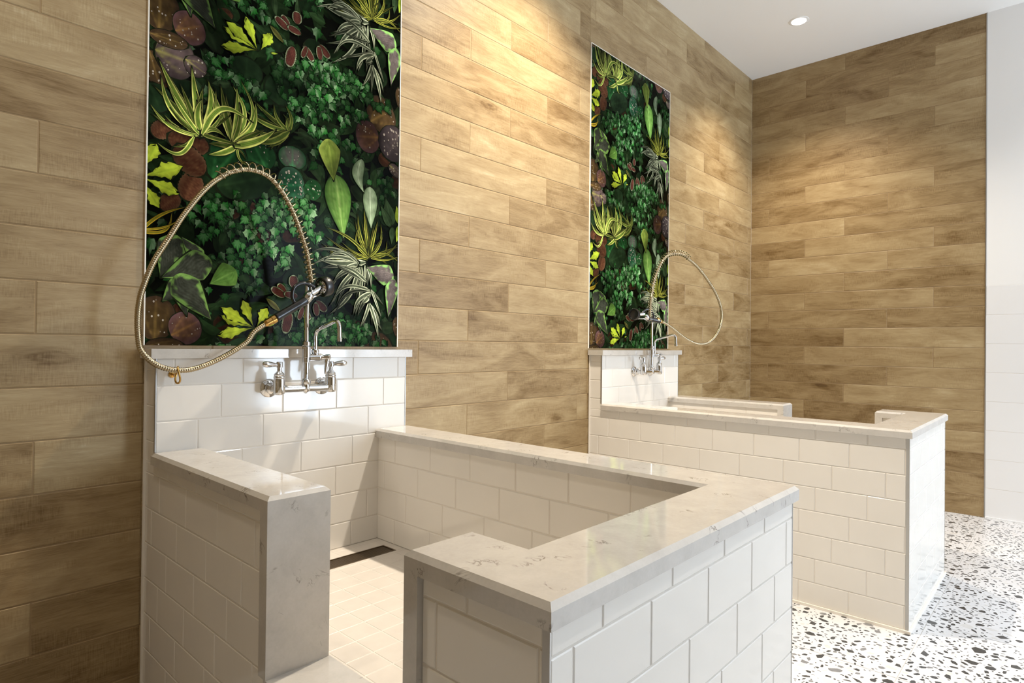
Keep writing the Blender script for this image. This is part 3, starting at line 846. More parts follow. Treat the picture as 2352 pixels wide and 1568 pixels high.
    mos(xin, xrin, -BS, dya)
    mos(xin, da, dya, dyb)
    mos(db, xrin, dya, dyb)
    mos(xin, xrin, dyb, yin)
    mos(0.05, xin, Y1, Y2)
    link('tub_floor', bm, [M_mosaic, M_grout], root)
    bm = bmesh.new()
    f = 0.005
    bx(bm, da, db, dya, dya - f, ZT - .02, ZT + .001)
    bx(bm, da, db, dyb + f, dyb, ZT - .02, ZT + .001)
    bx(bm, da, da + f, dya - f, dyb + f, ZT - .02, ZT + .001)
    bx(bm, db - f, db, dya - f, dyb + f, ZT - .02, ZT + .001)
    bx(bm, da, db, dya, dyb, ZT - .0225, ZT - .02, 1)
    dr = link('linear_drain', bm, [M_grate, M_slot], root)
    bm = bmesh.new()
    n = 9
    for k in range(n):
        y = dya - f - 0.004 - k * (0.080 - 2 * f - 0.008) / (n - 1)
        bx(bm, da + f + .003, db - f - .003, y + .0022, y - .0022, ZT - .012, ZT - .001)
    for k in range(12):
        x = da + 0.03 + k * (db - da - 0.06) / 11
        bx(bm, x - .002, x + .002, dya - f - .002, dyb + f + .002, ZT - .013, ZT - .004)
    g = link('grate', bm, M_grate, root)
    g.parent = dr
    g.matrix_parent_inverse = Matrix.Identity(4)
    return root

make_tub(0.617, False, 'near white-tiled dog wash tub with grey stone counter, step-in opening facing the camera', 'dog wash tubs')
make_tub(2.940, True, 'far white-tiled dog wash tub, its long unbroken tiled side facing the near tub', 'dog wash tubs')

# ------------------------------------------------------------------ pre-rinse faucets
def make_faucet(cx, spring, hose, grip, head, label, near):
    TY = -BS
    root = thing('sprayer_faucet', label, 'faucet', (cx, TY, 1.0055), 'wall-mounted sprayer faucets')
    P = lambda X, Y, Z: Vector((cx + X, TY - Y, 1.0055 + Z))
    OUT = Vector((0, -1, 0))
    UP = Vector((0, 0, 1))
    yb = 0.066
    for s in (-1, 1):
        bm = bmesh.new()
        lathe(bm, P(s * .0988, .0002, 0), OUT, [(0, .031), (.004, .031), (.008, .027), (.011, .018), (.016, .0165), (.018, .0195), (.026, .0195), (.028, .014), (.03, .0125)], 28)
        tube(bm, [P(s * .0988, .026, 0), P(s * .097, .045, 0), P(s * .095, yb, 0)], .0125, 18)
        link('wall_flange', bm, M_chrome, root, True, 35)
    bm = bmesh.new()
    tube(bm, catmull([P(-.095, yb, 0), P(-.07, yb, -.001), P(-.03, yb, -.001), P(0, yb, 0), P(.03, yb, -.001), P(.07, yb, -.001), P(.095, yb, 0)], 6),
         lambda i: .0125 + .005 * (max(0, abs(i / 36 - .5) * 2 - .72) / .28) ** 2, 20)
    for s in (-1, 1):
        lathe(bm, P(s * .095, yb, -.020), UP, [(0, .004), (.001, .013), (.004, .0175), (.010, .0195), (.050, .0185), (.054, .0175)], 26)
    lathe(bm, P(0, yb, -.019), UP, [(0, .003), (.004, .007), (.008, .013), (.014, .0155), (.030, .014), (.036, .013)], 24)
    link('faucet_body', bm, M_chrome, root, True, 40)
    for s in (-1, 1):
        bm = bmesh.new()
        lathe(bm, P(s * .095, yb, .034), UP, [(0, .0165), (.004, .0185), (.007, .0185), (.010, .0160), (.013, .0175), (.016, .0165), (.022, .010), (.026, .0075), (.037, .0075), (.038, .0105), (.054, .0105), (.056, .009), (.057, .004)], 22)
        tube(bm, catmull([P(s * .103, yb, .079), P(s * .115, yb + .001, .081), P(s * .13, yb + .003, .082), P(s * .145, yb + .005, .083), P(s * .156, yb + .006, .083)], 5),
             lambda i: [.0052, .0056, .006, .0064, .0068, .0072, .0078, .0084, .009, .0096, .010, .0104, .0106, .0106, .0104, .010, .0094, .0086, .0074, .0058, .003][min(i, 20)], 14)
        h = link('lever_handle', bm, M_chrome, root, True, 40)
    # riser with nuts, and the block that carries the swing spout
    bm = bmesh.new()
    lathe(bm, P(0.0005, yb, .012), UP, [(0, .014), (.004, .0165), (.014, .0165), (.018, .012), (.022, .0095), (.075, .0095), (.076, .0125), (.092, .0125), (.093, .0145), (.128, .0145), (.130, .0105), (.134, .0135), (.146, .0135), (.148, .0082), (.288, .0078), (.290, .0105), (.300, .0105), (.302, .007), (.345, .007)], 24)
    link('riser_pipe', bm, M_chrome, root, True, 35)
    bm = bmesh.new()
    tube(bm, [P(.010, yb, .103), P(.022, yb, .104), P(.052, yb + .004, .104)], [.0125, .0135, .0135], 20)
    lathe(bm, P(.034, yb, .100), UP, [(0, .012), (.016, .012), (.017, .0105), (.021, .0135), (.029, .0135), (.031, .010), (.034, .0085)], 20)
    lathe(bm, P(.050, yb + .004, .104), Vector((.75, -.66, 0)), [(0, .0125), (.004, .0135), (.008, .010), (.014, .0085), (.022, .011), (.034, .011), (.036, .008)], 20)
    av = link('spout_valve', bm, M_chrome, root, True, 35)
    bm = bmesh.new()
    a, b = P(.068, yb + .022, .103), P(.058, yb + .026, .046)
    tube(bm, [a + UP * .006, a, a.lerp(b, .35), a.lerp(b, .7), a.lerp(b, .9), b], [.006, .0085, .0075, .006, .0045, .002], 12)
    lathe(bm, a, Vector((.75, -.66, 0)), [(0, .009), (.006, .009), (.009, .0075), (.010, .004)], 16)
    k = link('valve_lever', bm, M_chrome, root, True, 40)
    k.parent = av
    k.matrix_parent_inverse = Matrix.Identity(4)
    bm = bmesh.new()
    sp = catmull([P(.034, yb, .128), P(.034, yb, .158), P(.034, yb + .001, .182), P(.0345, yb + .012, .199), P(.035, yb + .045, .209), P(.0365, yb + .085, .219), P(.038, yb + .120, .228), P(.039, yb + .137, .222), P(.0395, yb + .143, .205), P(.0398, yb + .144, .178), P(.04, yb + .144, .160)], 6)
    tube(bm, sp, lambda i: .0072 if i < len(sp) - 5 else .0085, 16)
    link('swing_spout', bm, M_chrome, root, True, 40)
    # hose: starts in the riser, runs inside the spring, hangs in a loop back to the spray valve
    full = catmull([*spring, *hose], 8)
    path = resample(full, 0.0016)
    bm = bmesh.new()
    tube(bm, path, lambda i: (.0074, .0083, .0088, .0083)[i % 4], 10)
    hs = link('hose', bm, M_steel, root, True)
    # coil spring over the first part of the hose
    spath = resample(catmull(spring, 8), 0.0012)
    fr = frames(spath)
    n = len(spath)
    R = 0.0165
    pts = []
    ang = 0.0
    for i, (p, (t, nn, bb)) in enumerate(zip(spath, fr)):
        u = i / (n - 1)
        pitch = .0175 if near else .0135
        ang += 2 * math.pi * 0.0012 / (pitch * (.95 + .35 * u))
        sag = (UP - t * UP.dot(t)) * (.0070 * min(1, u * 2))
        pts.append(p + sag + (nn * math.cos(ang) + bb * math.sin(ang)) * R)
    bm = bmesh.new()
    tube(bm, resample(pts, .0022), .0020, 8)
    link('coil_spring', bm, M_spring, root, True)
    # spray valve
    g0, g1, g2, g3 = [Vector(g) for g in grip]
    ax = (g3 - g1).normalized()
    sv = bmesh.new()
    lathe(sv, g0 - ax * .004, (g1 - g0), [(0, .0095), (.006, .011), (.008, .0125), (.026, .0125), (.028, .0145), (.040, .0145), (.043, .011)], 20)
    valve = link('hose_ferrule', sv, M_brass, root, True, 35)
    bm = bmesh.new()
    L = (g3 - g1).length
    lathe(bm, g1, ax, [(0, .0125), (.003, .0148), (.012, .0140), (L * .5, .0132), (L - .03, .0138), (L - .006, .0150), (L, .0135)], 22)
    hgrip = link('spray_grip', bm, M_black, root, True, 35)
    hv, hd = Vector(head[0]), Vector(head[1])
    fax = Vector(head[2]).normalized()
    bm = bmesh.new()
    lathe(bm, g3 - ax * .004, (hv - g3).normalized(), [(0, .012), (.006, .0135), (.012, .016), (.024, .0165), (.030, .014), (.034, .009)], 20)
    tube(bm, catmull([hv - (hd - hv) * .1, hv.lerp(hd, .3), hv.lerp(hd, .7), hd], 5), lambda i: .0105, 16)
    lathe(bm, hd - fax * .006, fax, [(0, .010), (.004, .022), (.008, .0265), (.013, .027), (.014, .020)], 28)
    for kx in range(6):
        a = 2 * math.pi * kx / 6
        n1 = fax.orthogonal().normalized()
        n2 = fax.cross(n1)
        lathe(bm, hd - fax * .0045 + (n1 * math.cos(a) + n2 * math.sin(a)) * .018, -fax, [(0, .0032), (.003, .0032), (.004, .002)], 8)
    sh = link('spray_valve', bm, M_chrome, root, True, 35)
    bm = bmesh.new()
    # hollow rubber bumper: a rim round the plate with a dished face
    lathe(bm, hd - fax * .002, fax, [(0, .0275), (-.003, .0295), (-.002, .0335), (.004, .0355), (.020, .0365), (.026, .034), (.027, .030), (.019, .025), (.016, .008)], 32)
    bp = link('rubber_bumper', bm, M_black, root, True, 40)
    bm = bmesh.new()
    side = 1 if hd.x > g3.x else -1
    up = (UP - ax * UP.dot(ax)).normalized()
    m = g3
    loop = catmull([m - ax * .040 + up * .012, m - ax * .036 + up * .034, m - ax * .014 + up * .056, m + ax * .016 + up * .056, m + ax * .040 + up * .038, m + ax * .050 + up * .022], 6)
    tube(bm, loop, lambda i: .0062, 12)
    lv = link('squeeze_lever', bm, M_black, root, True)
    bm = bmesh.new()
    tube(bm, [m - up * .014 - ax * .004, m - up * .004 + ax * .03, hd - fax * .004 - UP * .024], .0032, 8)
    link('lever_link', bm, M_chrome, root, True)
    for ch in (bp, lv):
        ch.parent = sh
        ch.matrix_parent_inverse = Matrix.Identity(4)
    # hook that the valve hangs from
    bm = bmesh.new()
    tube(bm, catmull([P(0.001, yb, .318), P(0.004 * side, yb + .014, .316), P(.006 * side, yb + .022, .330), P(.004 * side, yb + .018, .343)], 5), .003, 8)
    link('hanging_hook', bm, M_chrome, root, True)
    if near:
        bm = bmesh.new()
        c = Vector((0.6605, -.140, 1.0600))
        ring = [c + Vector((0.003 * math.sin(2 * t), math.cos(t) * .0135, math.sin(t) * .0245)) for t in [2 * math.pi * k / 40 for k in range(41)]]
        tube(bm, ring, .0028, 10, caps=False)
        tube(bm, [Vector((0.6605, -.0905, 1.060)), Vector((0.6605, -.127, 1.060))], .0032, 10)
        lathe(bm, (0.6605, -.0902, 1.060), OUT, [(0, .010), (.003, .010), (.005, .007), (.006, .003)], 18)
        link('hose_ring', bm, M_brass, root, True, 50)
    return root

make_faucet(1.0622, NEAR_SPRING, NEAR_HOSE, NEAR_GRIP, [(1.068, -.172, 1.3275), (1.113, -.168, 1.3545), (1.0, .16, .22)],
            'wall faucet with coiled spray hose above the near tub, hose looping to the left', True)
fg = FAR_GRIP
make_faucet(3.3860, FAR_SPRING, FAR_HOSE, [fg[0], fg[1], fg[1], fg[2]], [FAR_HEAD[0], FAR_HEAD[1], (-1.0, -.12, .12)],
            'wall faucet with coiled spray hose above the far tub, hose looping to the right', False)

# ------------------------------------------------------------------ leafy wall panels
def hexc(r, g, b):
    return Vector(rgb(r, g, b))
PAL = {
    'brown':  dict(c=(60, 46, 26), e=(56, 42, 32), v=(122, 98, 52), shape='round', drops=1),
    'purple': dict(c=(74, 62, 60), e=(56, 46, 46), v=(140, 134, 70), shape='round', drops=1),
    'purple2': dict(c=(72, 50, 36), e=(76, 54, 56), v=(130, 96, 48), shape='round', drops=1),
    'drops':  dict(c=(64, 56, 56), e=(50, 42, 44), v=(84, 74, 70), shape='round', drops=3),
    'rust':   dict(c=(58, 33, 22), e=(78, 56, 38), v=(84, 58, 36), shape='serr', drops=0),
    'ochre':  dict(c=(64, 62, 26), e=(96, 100, 52), v=(40, 34, 16), shape='oval', drops=0),
    'roundg': dict(c=(20, 52, 24), e=(32, 70, 36), v=(50, 112, 58), shape='round', drops=1),
    'roundgd': dict(c=(20, 34, 18), e=(28, 44, 26), v=(34, 54, 30), shape='round', drops=0),
    'roundgp': dict(c=(78, 74, 70), e=(26, 70, 38), v=(52, 130, 76), shape='round', drops=1),
    'roundgw': dict(c=(24, 60, 38), e=(60, 92, 70), v=(40, 120, 70), shape='round', drops=3),
    'lime':   dict(c=(148, 164, 46), e=(132, 150, 40), v=(112, 132, 36), shape='lime', drops=0),
    'limeflat': dict(c=(140, 158, 50), e=(120, 140, 44), v=(100, 124, 40), shape='lance', drops=0),
    'gold':   dict(c=(92, 90, 24), e=(168, 136, 36), v=(110, 104, 30), shape='strap', drops=0),
    'strap':  dict(c=(66, 88, 30), e=(196, 198, 104), v=(112, 136, 52), shape='strap', drops=0),
    'strapd': dict(c=(44, 58, 22), e=(128, 134, 62), v=(74, 92, 34), shape='strap', drops=0),
    'strapy': dict(c=(44, 52, 20), e=(176, 176, 70), v=(58, 70, 26), shape='strap', drops=0),
    'strapw': dict(c=(66, 70, 56), e=(206, 212, 176), v=(92, 106, 78), shape='strap', drops=0),
    'hosta':  dict(c=(40, 42, 34), e=(92, 122, 60), v=(70, 74, 62), shape='heart', drops=0),
    'hostar': dict(c=(82, 74, 72), e=(124, 170, 92), v=(128, 118, 112), shape='heart', drops=0),
    'hostag': dict(c=(58, 88, 34), e=(80, 112, 48), v=(96, 128, 60), shape='heart', drops=0),
    'lance':  dict(c=(88, 128, 54), e=(66, 104, 42), v=(150, 176, 100), shape='lance', drops=0),
    'lance2': dict(c=(104, 120, 92), e=(88, 108, 76), v=(156, 168, 140), shape='lance', drops=0),
    'heart':  dict(c=(92, 110, 42), e=(132, 146, 66), v=(128, 142, 62), shape='heart', drops=0),
    'leafg':  dict(c=(40, 58, 34), e=(54, 74, 44), v=(66, 86, 54), shape='lance', drops=0),
    'coleus': dict(c=(58, 30, 24), e=(140, 160, 124), v=(84, 48, 40), shape='serr', drops=0),
    'ivy':    dict(c=(48, 108, 44), e=(28, 66, 30), v=(150, 176, 132), shape='ivy', drops=0),
    'dim':    dict(c=(20, 32, 16), e=(26, 42, 20), v=(30, 48, 24), shape='lance', drops=0),
}

def profile(shape, v, u, seed):
    if shape == 'round':
        return max(0.0, 1 - abs(2 * (v * 1.02 - .01) - 1) ** 2.3) ** .5
    if shape == 'oval':
        return math.sin(math.pi * min(1, v)) ** .8
    if shape == 'serr':
        return max(0.0, 1 - abs(2 * v - 1) ** 2.4) ** .55 * (1 + .05 * math.sin(v * 58 + seed))
    if shape == 'lance':
        return math.sin(math.pi * v ** .62)
    if shape == 'strap':
        return min(1, v * 5 + .35) * (1 - max(0, (v - .35) / .65) ** 1.9)
    if shape == 'heart':
        return (min(1, v / .22) ** .5) * (1 - max(0, (v - .22) / .78) ** 1.22)
    if shape == 'lime':
        b = min(1, (v / .62)) ** 1.7 if v < .62 else (1 - ((v - .62) / .38) ** 2.2)
        return max(.0, b) * (1 + .16 * math.sin(v * 30 + seed + (1.3 if u > 0 else 0)))
    return 1.0

def make_print_mesh(width, height, period):
    rnd = random.Random(11)
    bm = bmesh.new()
    cl = bm.verts.layers.float_color.new('Col')
    tops = {}
    def layer(s0, s1, t0, t1):
        # leaves that overlap stack up a hundredth of a millimetre apart; others share a level
        cs = [(i, j) for i in range(int(s0 / .02) - 1, int(s1 / .02) + 2) for j in range(int(t0 / .02) - 1, int(t1 / .02) + 2)]
        m = max(tops.get(c, 0) for c in cs) + 1
        for c in cs:
            tops[c] = m
        return -0.000010 * m
    def vert(s, t, y, c):
        q = noise.noise(Vector((s * 5.2, t * 5.2, 3.7))) + .5 * noise.noise(Vector((s * 13, t * 13, 8.1)))
        c = Vector(c[:3]) * (max(.35, min(1.5, 1.0 + 1.0 * q)))
        s = min(max(s, 0.0), width)
        t = min(max(t, 0.0), height)
        v = bm.verts.new((s, y, t))
        v[cl] = (c[0], c[1], c[2], 1)
        return v
    def patch(rows):
        for A, B in zip(rows, rows[1:]):
            for k in range(len(A) - 1):
                q = (A[k], A[k + 1], B[k + 1], B[k])
                a = (q[0].co - q[2].co).cross(q[1].co - q[3].co).length
                if a > 1e-9:
                    bm.faces.new(q)
    # dark ground
    y = 0.0
    n = 14
    g = hexc(12, 14, 8)
    patch([[vert(width * i / n, height * j / 24, y, g * (0.4 + .9 * noise.noise(Vector((i * .7, j * .7, 0))) ** 2)) for i in range(n + 1)] for j in range(25)])
    def leaf(kind, bs, bt, ts, tt, w, bend, gain=1.0, nu=None, nv=None, shade=True):
        pal = PAL[kind]
        sh = pal['shape']
        seed = rnd.uniform(0, 50)
        base, tip = Vector((bs, bt)), Vector((ts, tt))
        ax = tip - base
        L = ax.length
        if L < 1e-4:
            return
        pn = Vector((-ax.y, ax.x)) / L
        half = w * L / 2 * {'strap': .68, 'lime': .86, 'round': 1.14}.get(sh, 1)
        if nv is None:
            nv = 26 if sh in ('strap', 'round', 'lance', 'heart') else (34 if sh in ('lime', 'serr') else 10)
        if nu is None:
            nu = 10 if sh == 'strap' else (16 if sh in ('round', 'heart', 'lance') else 8)
        cc, ee, vv = hexc(*pal['c']), hexc(*pal['e']), hexc(*pal['v'])
        lite = rnd.uniform(.85, 1.25) * gain * (1.15 if gain == 1.0 else .8)
        halfdark = rnd.choice((-1, 1))
        def center(v):
            return base + ax * v + pn * (bend * L * math.sin(math.pi * min(1, v * .9)) if sh != 'heart' else bend * L * v * v)
        ex = half * 1.15 + abs(bend) * L + .004
        bb = (min(bs, ts) - ex, max(bs, ts) + ex, min(bt, tt) - ex, max(bt, tt) + ex)
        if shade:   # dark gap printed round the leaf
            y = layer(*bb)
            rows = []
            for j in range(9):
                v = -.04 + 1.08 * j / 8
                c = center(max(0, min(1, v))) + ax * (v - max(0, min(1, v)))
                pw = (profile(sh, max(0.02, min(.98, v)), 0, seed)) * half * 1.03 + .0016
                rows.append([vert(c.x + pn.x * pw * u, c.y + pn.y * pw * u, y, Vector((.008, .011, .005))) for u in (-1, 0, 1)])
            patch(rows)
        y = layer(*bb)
        rows = []
        for j in range(nv + 1):
            v = (j / nv) ** (1.5 if sh == 'heart' else 1)
            c = center(v)
            c2 = center(min(1, v + .02)) - center(max(0, v - .02))
            nrm = Vector((-c2.y, c2.x)).normalized() if sh == 'strap' and c2.length > 1e-6 else pn
            row = []
            for i in range(nu + 1):
                u = -1 + 2 * i / nu
                pw = profile(sh, v, u, seed) * half
                p = c + nrm * (pw * u)
                if sh == 'heart':
                    p -= ax * (.16 * (1 - v) ** 3 * abs(u) ** 1.5)
                if sh == 'lime':
                    p += ax * (.05 * math.sin(u * 9 + seed) * v)
                a = abs(u)
                nz = noise.noise(Vector((p.x * 60, p.y * 60, seed)))
                nf = noise.noise(Vector((p.x * 240, p.y * 240, seed)))
                # pattern of each kind of leaf
                if sh == 'strap':
                    k = 1 if a > .62 else 0
                    k = min(1, max(0, (a - .5) / .16))
                    col = cc.lerp(ee, k)
                    if .18 < a < .38:
                        col = col.lerp(vv, .75)
                    col = col * (.55 + .6 * math.sin(math.pi * min(1, v + .22)))
                elif kind in ('hosta', 'hostar'):
                    k = min(1, max(0, (a + nz * .5 - .72) / .14))
                    vn = .5 + .5 * math.sin((a * 3.2 + v * 5.5) * 7)
                    col = cc.lerp(vv, .55 * vn * (.6 + nf * .5)).lerp(ee, k)
                elif sh == 'round':
                    th = math.atan2(u, v + .12)
                    vn = max(0, math.cos(th * 9)) ** 5
                    rr = math.hypot(u, v)
                    col = cc.lerp(ee, min(1, max(a, abs(2 * v - 1)) ** 2.5)).lerp(vv, .55 * vn * max(0, 1 - rr * .8))
                    col = col.lerp(vv, max(0, 1 - rr * 2.6) * .6)
                elif sh == 'heart' or sh == 'lance' or sh == 'oval':
                    vn = .5 + .5 * math.sin(a * 21 + nz * 2)
                    col = cc.lerp(vv, .30 * vn + max(0, 1 - a * 9) * .5).lerp(ee, a ** 3)
                    col = col * (.72 + .5 * v if sh == 'lance' else 1)
                elif sh == 'lime':
                    k = 1 if (a > .80 and nf > .18) else 0
                    col = cc.lerp(vv, max(0, 1 - a * 7) * .6).lerp(Vector((.012, .02, .008)), k * .9)
                    col = col * (.30 + .70 * min(1, v * 2.2))
                elif kind == 'coleus':
                    k = 1 if a > .80 or v > .93 else 0
                    vn = .5 + .5 * math.sin((v * 6 - a * 2) * 6)
                    col = cc.lerp(vv, .6 * vn).lerp(ee, k * (.75 + nf * .4))
                else:
                    vn = max(0, math.sin((v * 7 - a * 3) * 5)) ** 4
                    col = cc.lerp(vv, .5 * vn + max(0, 1 - a * 8) * .3).lerp(ee, a ** 4)
                # pictured light and shade of the printed leaf
                m = lite * (1 + .42 * nz + .16 * nf) * (1 - .38 * (u * halfdark if u * halfdark > 0 else 0))
                col = col * max(.15, m)
                row.append(vert(p.x, p.y, y, col))
            rows.append(row)
        patch(rows)
        # printed water drops
        yd = layer(*bb) if pal['drops'] else 0
        for _ in range(pal['drops'] * (9 if pal['drops'] < 3 else 11)):
            u, v = rnd.uniform(-.8, .8), rnd.uniform(.15, .92)
            pw = profile(sh, v, 0, seed) * half
            c = center(v) + pn * (pw * u)
            r = rnd.uniform(.0010, .0030) * (1.0 if pal['drops'] < 3 else 1.5)
            cd = hexc(176, 166, 150) * rnd.uniform(.4, 1.0)
            vs = [vert(c.x + r * math.cos(a), c.y + r * 1.2 * math.sin(a), yd, cd) for a in [2 * math.pi * q / 8 for q in range(8)]]
            if (vs[0].co - vs[4].co).length > 1e-4 and (vs[2].co - vs[6].co).length > 1e-4:
                bm.faces.new(vs)
    def ivyleaf(s, t, size, br):
        ang = -math.pi / 2 + rnd.uniform(-.9, .9)
        k = rnd.uniform(.75, 1.2) * size
        squash = rnd.uniform(.6, 1.0)
        seed = rnd.uniform(0, 99)
        cA = hexc(34, 112, 36) * br * rnd.uniform(.45, 1.35)
        cB = hexc(150, 186, 138) * br * rnd.uniform(.5, 1.1)
        cE = hexc(22, 54, 24) * br
        outl = [(0, -.42), (.30, -.46), (.52, -.16), (.80, -.10), (.56, .16), (.48, .42), (.20, .46), (0, 1.0), (-.20, .46), (-.48, .42), (-.56, .16), (-.80, -.10), (-.52, -.16), (-.30, -.46)]
        ca, sa = math.cos(ang - math.pi / 2), math.sin(ang - math.pi / 2)
        def tr(x, y, g=1.0):
            x, y = x * k * squash * g, y * k * g
            return s + x * ca - y * sa, t + x * sa + y * ca
        kk = k * 1.15
        y = layer(s - kk, s + kk, t - kk, t + kk)
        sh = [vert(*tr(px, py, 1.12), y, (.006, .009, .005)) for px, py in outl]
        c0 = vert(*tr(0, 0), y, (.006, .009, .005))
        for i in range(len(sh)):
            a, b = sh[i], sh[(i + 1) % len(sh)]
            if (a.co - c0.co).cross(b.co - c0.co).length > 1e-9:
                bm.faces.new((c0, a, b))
        y -= 0.000005
        shine = rnd.choice((0, 0, 1, 2))
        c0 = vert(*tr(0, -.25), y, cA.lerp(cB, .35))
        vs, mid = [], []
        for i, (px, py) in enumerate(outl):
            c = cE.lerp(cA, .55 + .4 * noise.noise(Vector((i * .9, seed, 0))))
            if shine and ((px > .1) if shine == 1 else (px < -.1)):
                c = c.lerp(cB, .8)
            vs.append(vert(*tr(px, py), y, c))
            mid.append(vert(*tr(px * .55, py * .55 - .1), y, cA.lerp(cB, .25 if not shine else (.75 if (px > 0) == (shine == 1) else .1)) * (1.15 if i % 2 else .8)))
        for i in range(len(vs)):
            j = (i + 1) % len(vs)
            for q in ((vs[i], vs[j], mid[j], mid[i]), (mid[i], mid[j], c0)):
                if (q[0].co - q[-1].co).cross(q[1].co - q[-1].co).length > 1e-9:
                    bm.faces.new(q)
    reps = (-1, 0, 1, 2)
    for kind, cnt, l0, l1, w0, w1, g0, g1 in (('dim', 420, .05, .15, .2, .6, .4, 1.5), ('roundgd', 60, .05, .11, .6, 1.0, .4, 1.2), ('leafg', 130, .05, .13, .25, .55, .2, .8), ('rust', 30, .05, .10, .5, .8, .3, .8), ('dim', 260, .04, .12, .15, .5, .6, 2.2)):
        for _ in range(cnt):
            s, t = rnd.uniform(-.05, width + .05), rnd.uniform(-.05, height + .05)
            a = rnd.uniform(0, 6.28)
            L = rnd.uniform(l0, l1)
            leaf(kind, s, t, s + L * math.cos(a), t + L * math.sin(a), rnd.uniform(w0, w1), rnd.uniform(-.15, .15), rnd.uniform(g0, g1), 6, 10, cnt < 200)
    for _ in range(260):
        ivyleaf(rnd.uniform(0, width), rnd.uniform(0, height), rnd.uniform(.018, .036), rnd.uniform(.12, .42))
    def inside(*p):
        return any(-.12 < q < height + .12 for q in p)
    for grp in (lambda k: k.startswith('round') or k in ('brown', 'purple', 'purple2', 'drops', 'rust', 'lime', 'gold'), None):
        for rp in reps:
            for (k, a, b, c, d, w, be) in LEAVES:
                isg = k.startswith('round') or k in ('brown', 'purple', 'purple2', 'drops', 'rust', 'gold')
                if (grp is None) == isg:
                    continue
                if k == 'lime' and grp is not None:
                    continue
                o = rp * period
                if inside(b + o, d + o):
                    if k.startswith('strap'):      # a dimmer leaf of the same tuft behind each bright one
                        an = rnd.uniform(-.38, .38)
                        ln = rnd.uniform(.65, 1.0)
                        dx, dy = (c - a) * ln, (d - b) * ln
                        leaf(k, a, b + o, a + dx * math.cos(an) - dy * math.sin(an), b + o + dx * math.sin(an) + dy * math.cos(an), w, be * rnd.uniform(-.5, 1.2), rnd.uniform(.35, .75))
                    leaf(k, a, b + o, c, d + o, w, be)
        if grp is not None:
            for rp in reps:
                for (s, t, sz, br) in IVY:
                    if inside(t + rp * period):
                        for e in range(3):
                            ivyleaf(s + rnd.gauss(0, .016), t + rp * period + rnd.gauss(0, .016), sz * .85, br * rnd.uniform(.25, .7))
                for (s, t, sz, br) in IVY:
                    if inside(t + rp * period):
                        ivyleaf(s, t + rp * period, sz * .95, br)
    for f in bm.faces:
        f.normal_update()
        if f.normal.y > 0:
            f.normal_flip()
    me = bpy.data.meshes.new('foliage_print')
    bm.to_mesh(me)
    bm.free()
    me.materials.append(M_print)
    return me

PW, PH = 0.944, 1.789
PERIOD = 0.962
pm = make_print_mesh(PW, PH, PERIOD)
def make_panel(x0, w, label):
    root = thing('foliage_panel', label, 'wall panel', (x0, 0, 1.1472), 'leafy wall panels')
    bm = bmesh.new()
    t = 0.0035
    box(bm, x0, x0 + w, -0.0002, -0.0030, 1.1472, 1.1472 + PH)
    link('backing_board', bm, M_frame, root)
    bm = bmesh.new()
    box(bm, x0 - t, x0, -0.0002, -0.0075, 1.1472, 1.1472 + PH + t)
    box(bm, x0 + w, x0 + w + t, -0.0002, -0.0075, 1.1472, 1.1472 + PH + t)
    box(bm, x0, x0 + w, -0.0002, -0.0075, 1.1472 + PH, 1.1472 + PH + t)
    link('edge_frame', bm, M_frame, root)
    o = bpy.data.objects.new('foliage_print', pm)
    COL.objects.link(o)
    o.parent = root
    o.location = (0, -0.0032, 0)
    o.scale = (w / PW, 1, 1)
make_panel(0.6105, 0.944, 'tall leafy jungle print panel above the near tub, running past the top of the photo')
make_panel(2.9275, 0.938, 'tall leafy jungle print panel above the far tub, its top edge showing')

# ------------------------------------------------------------------ lights
def downlight(x, y, label, power, col=(1.0, 0.87, 0.70)):
    root = thing('recessed_downlight', label, 'ceiling light', (x, y, H), 'recessed ceiling lights')
    bm = bmesh.new()
    lathe(bm, (x, y, H - .0001), (0, 0, -1), [(0, .066), (.002, .066), (.004, .060), (.004, .050), (.001, .047)], 40)
    link('trim_ring', bm, M_paint, root, True, 40)
    bm = bmesh.new()
    lathe(bm, (x, y, H - .0042), (0, 0, -1), [(0, .048), (.0012, .046), (.0018, .030)], 40)
    link('lens', bm, M_lamp, root, True)
    l = bpy.data.lights.new('downlight_beam', 'SPOT')
    l.energy = power
    l.color = col
    l.spot_size = math.radians(115)
    l.spot_blend = 1.0
    l.shadow_soft_size = 0.045
    o = bpy.data.objects.new('downlight_beam', l)
    COL.objects.link(o)
    o.location = (x, y, H - 0.03)
    return root

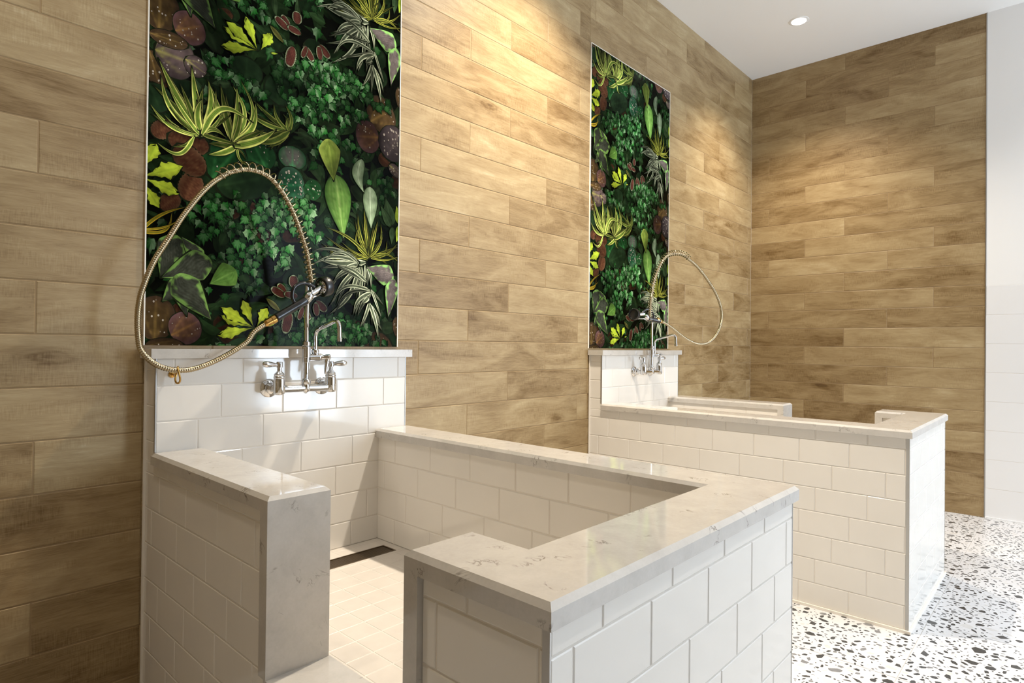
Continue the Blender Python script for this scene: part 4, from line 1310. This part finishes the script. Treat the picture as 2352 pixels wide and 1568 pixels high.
PWR = 200
downlight(4.600, -0.626, 'round recessed ceiling light near the wood corner, switched on', PWR * .66)
downlight(2.300, -0.626, 'round recessed ceiling light over the gap between the two tubs', PWR * 1.45)
downlight(0.000, -0.626, 'round recessed ceiling light left of the near tub', PWR * .2)
for x, pw, lb in ((2.3, PWR * .5, 'round recessed ceiling light in the second row, out from the gap between tubs'), (4.6, PWR * .25, 'round recessed ceiling light in the second row, by the white wall')):
    downlight(x, -2.6, lb, pw, (1.0, 0.97, 0.93))
downlight(3.2, -4.6, 'unseen round ceiling light behind the camera, added to brighten the tub fronts', PWR * .35, (1.0, 0.98, 0.96))  # added out of view to light the tub fronts; no such lamp is known

a = bpy.data.lights.new('window_daylight', 'AREA')
a.shape = 'RECTANGLE'
a.size = WX1 - WX0
a.size_y = WZ1 - WZ0
a.energy = 145
a.color = (0.70, 0.84, 1.0)
o = bpy.data.objects.new('window_daylight', a)
COL.objects.link(o)
o.location = ((WX0 + WX1) / 2, YF - 0.2, (WZ0 + WZ1) / 2)
o.rotation_euler = (math.radians(90), 0, 0)

w = bpy.data.worlds.new('World')
sc.world = w
w.use_nodes = True
bg = w.node_tree.nodes['Background']
bg.inputs[0].default_value = (0.85, 0.92, 1.0, 1)
bg.inputs[1].default_value = 1.0

# ------------------------------------------------------------------ camera
cam = bpy.data.cameras.new('camera')
co = bpy.data.objects.new('camera', cam)
COL.objects.link(co)
right = Vector((0.6782310643714791, -0.734771961853904, 0.010620141001682471))
up = Vector((-0.012125737384000038, 0.003259857662142102, 0.9999211668031219))
fwd = Vector((0.7347486575791919, 0.6783063742892201, 0.006698715114672774))
Mx = Matrix((right, up, -fwd)).transposed().to_4x4()
Mx.translation = Vector((0.0, -2.09768, 1.15783))
co.matrix_world = Mx
cam.sensor_fit = 'HORIZONTAL'
cam.sensor_width = 36.0
cam.lens = 1403.2988 / 2352 * 36.0
cam.clip_start = 0.02
sc.camera = co

sc.view_settings.view_transform = 'Standard'
sc.view_settings.look = 'None'
sc.view_settings.exposure = 0.62
sc.view_settings.gamma = 1.0
sc.view_settings.use_curve_mapping = False
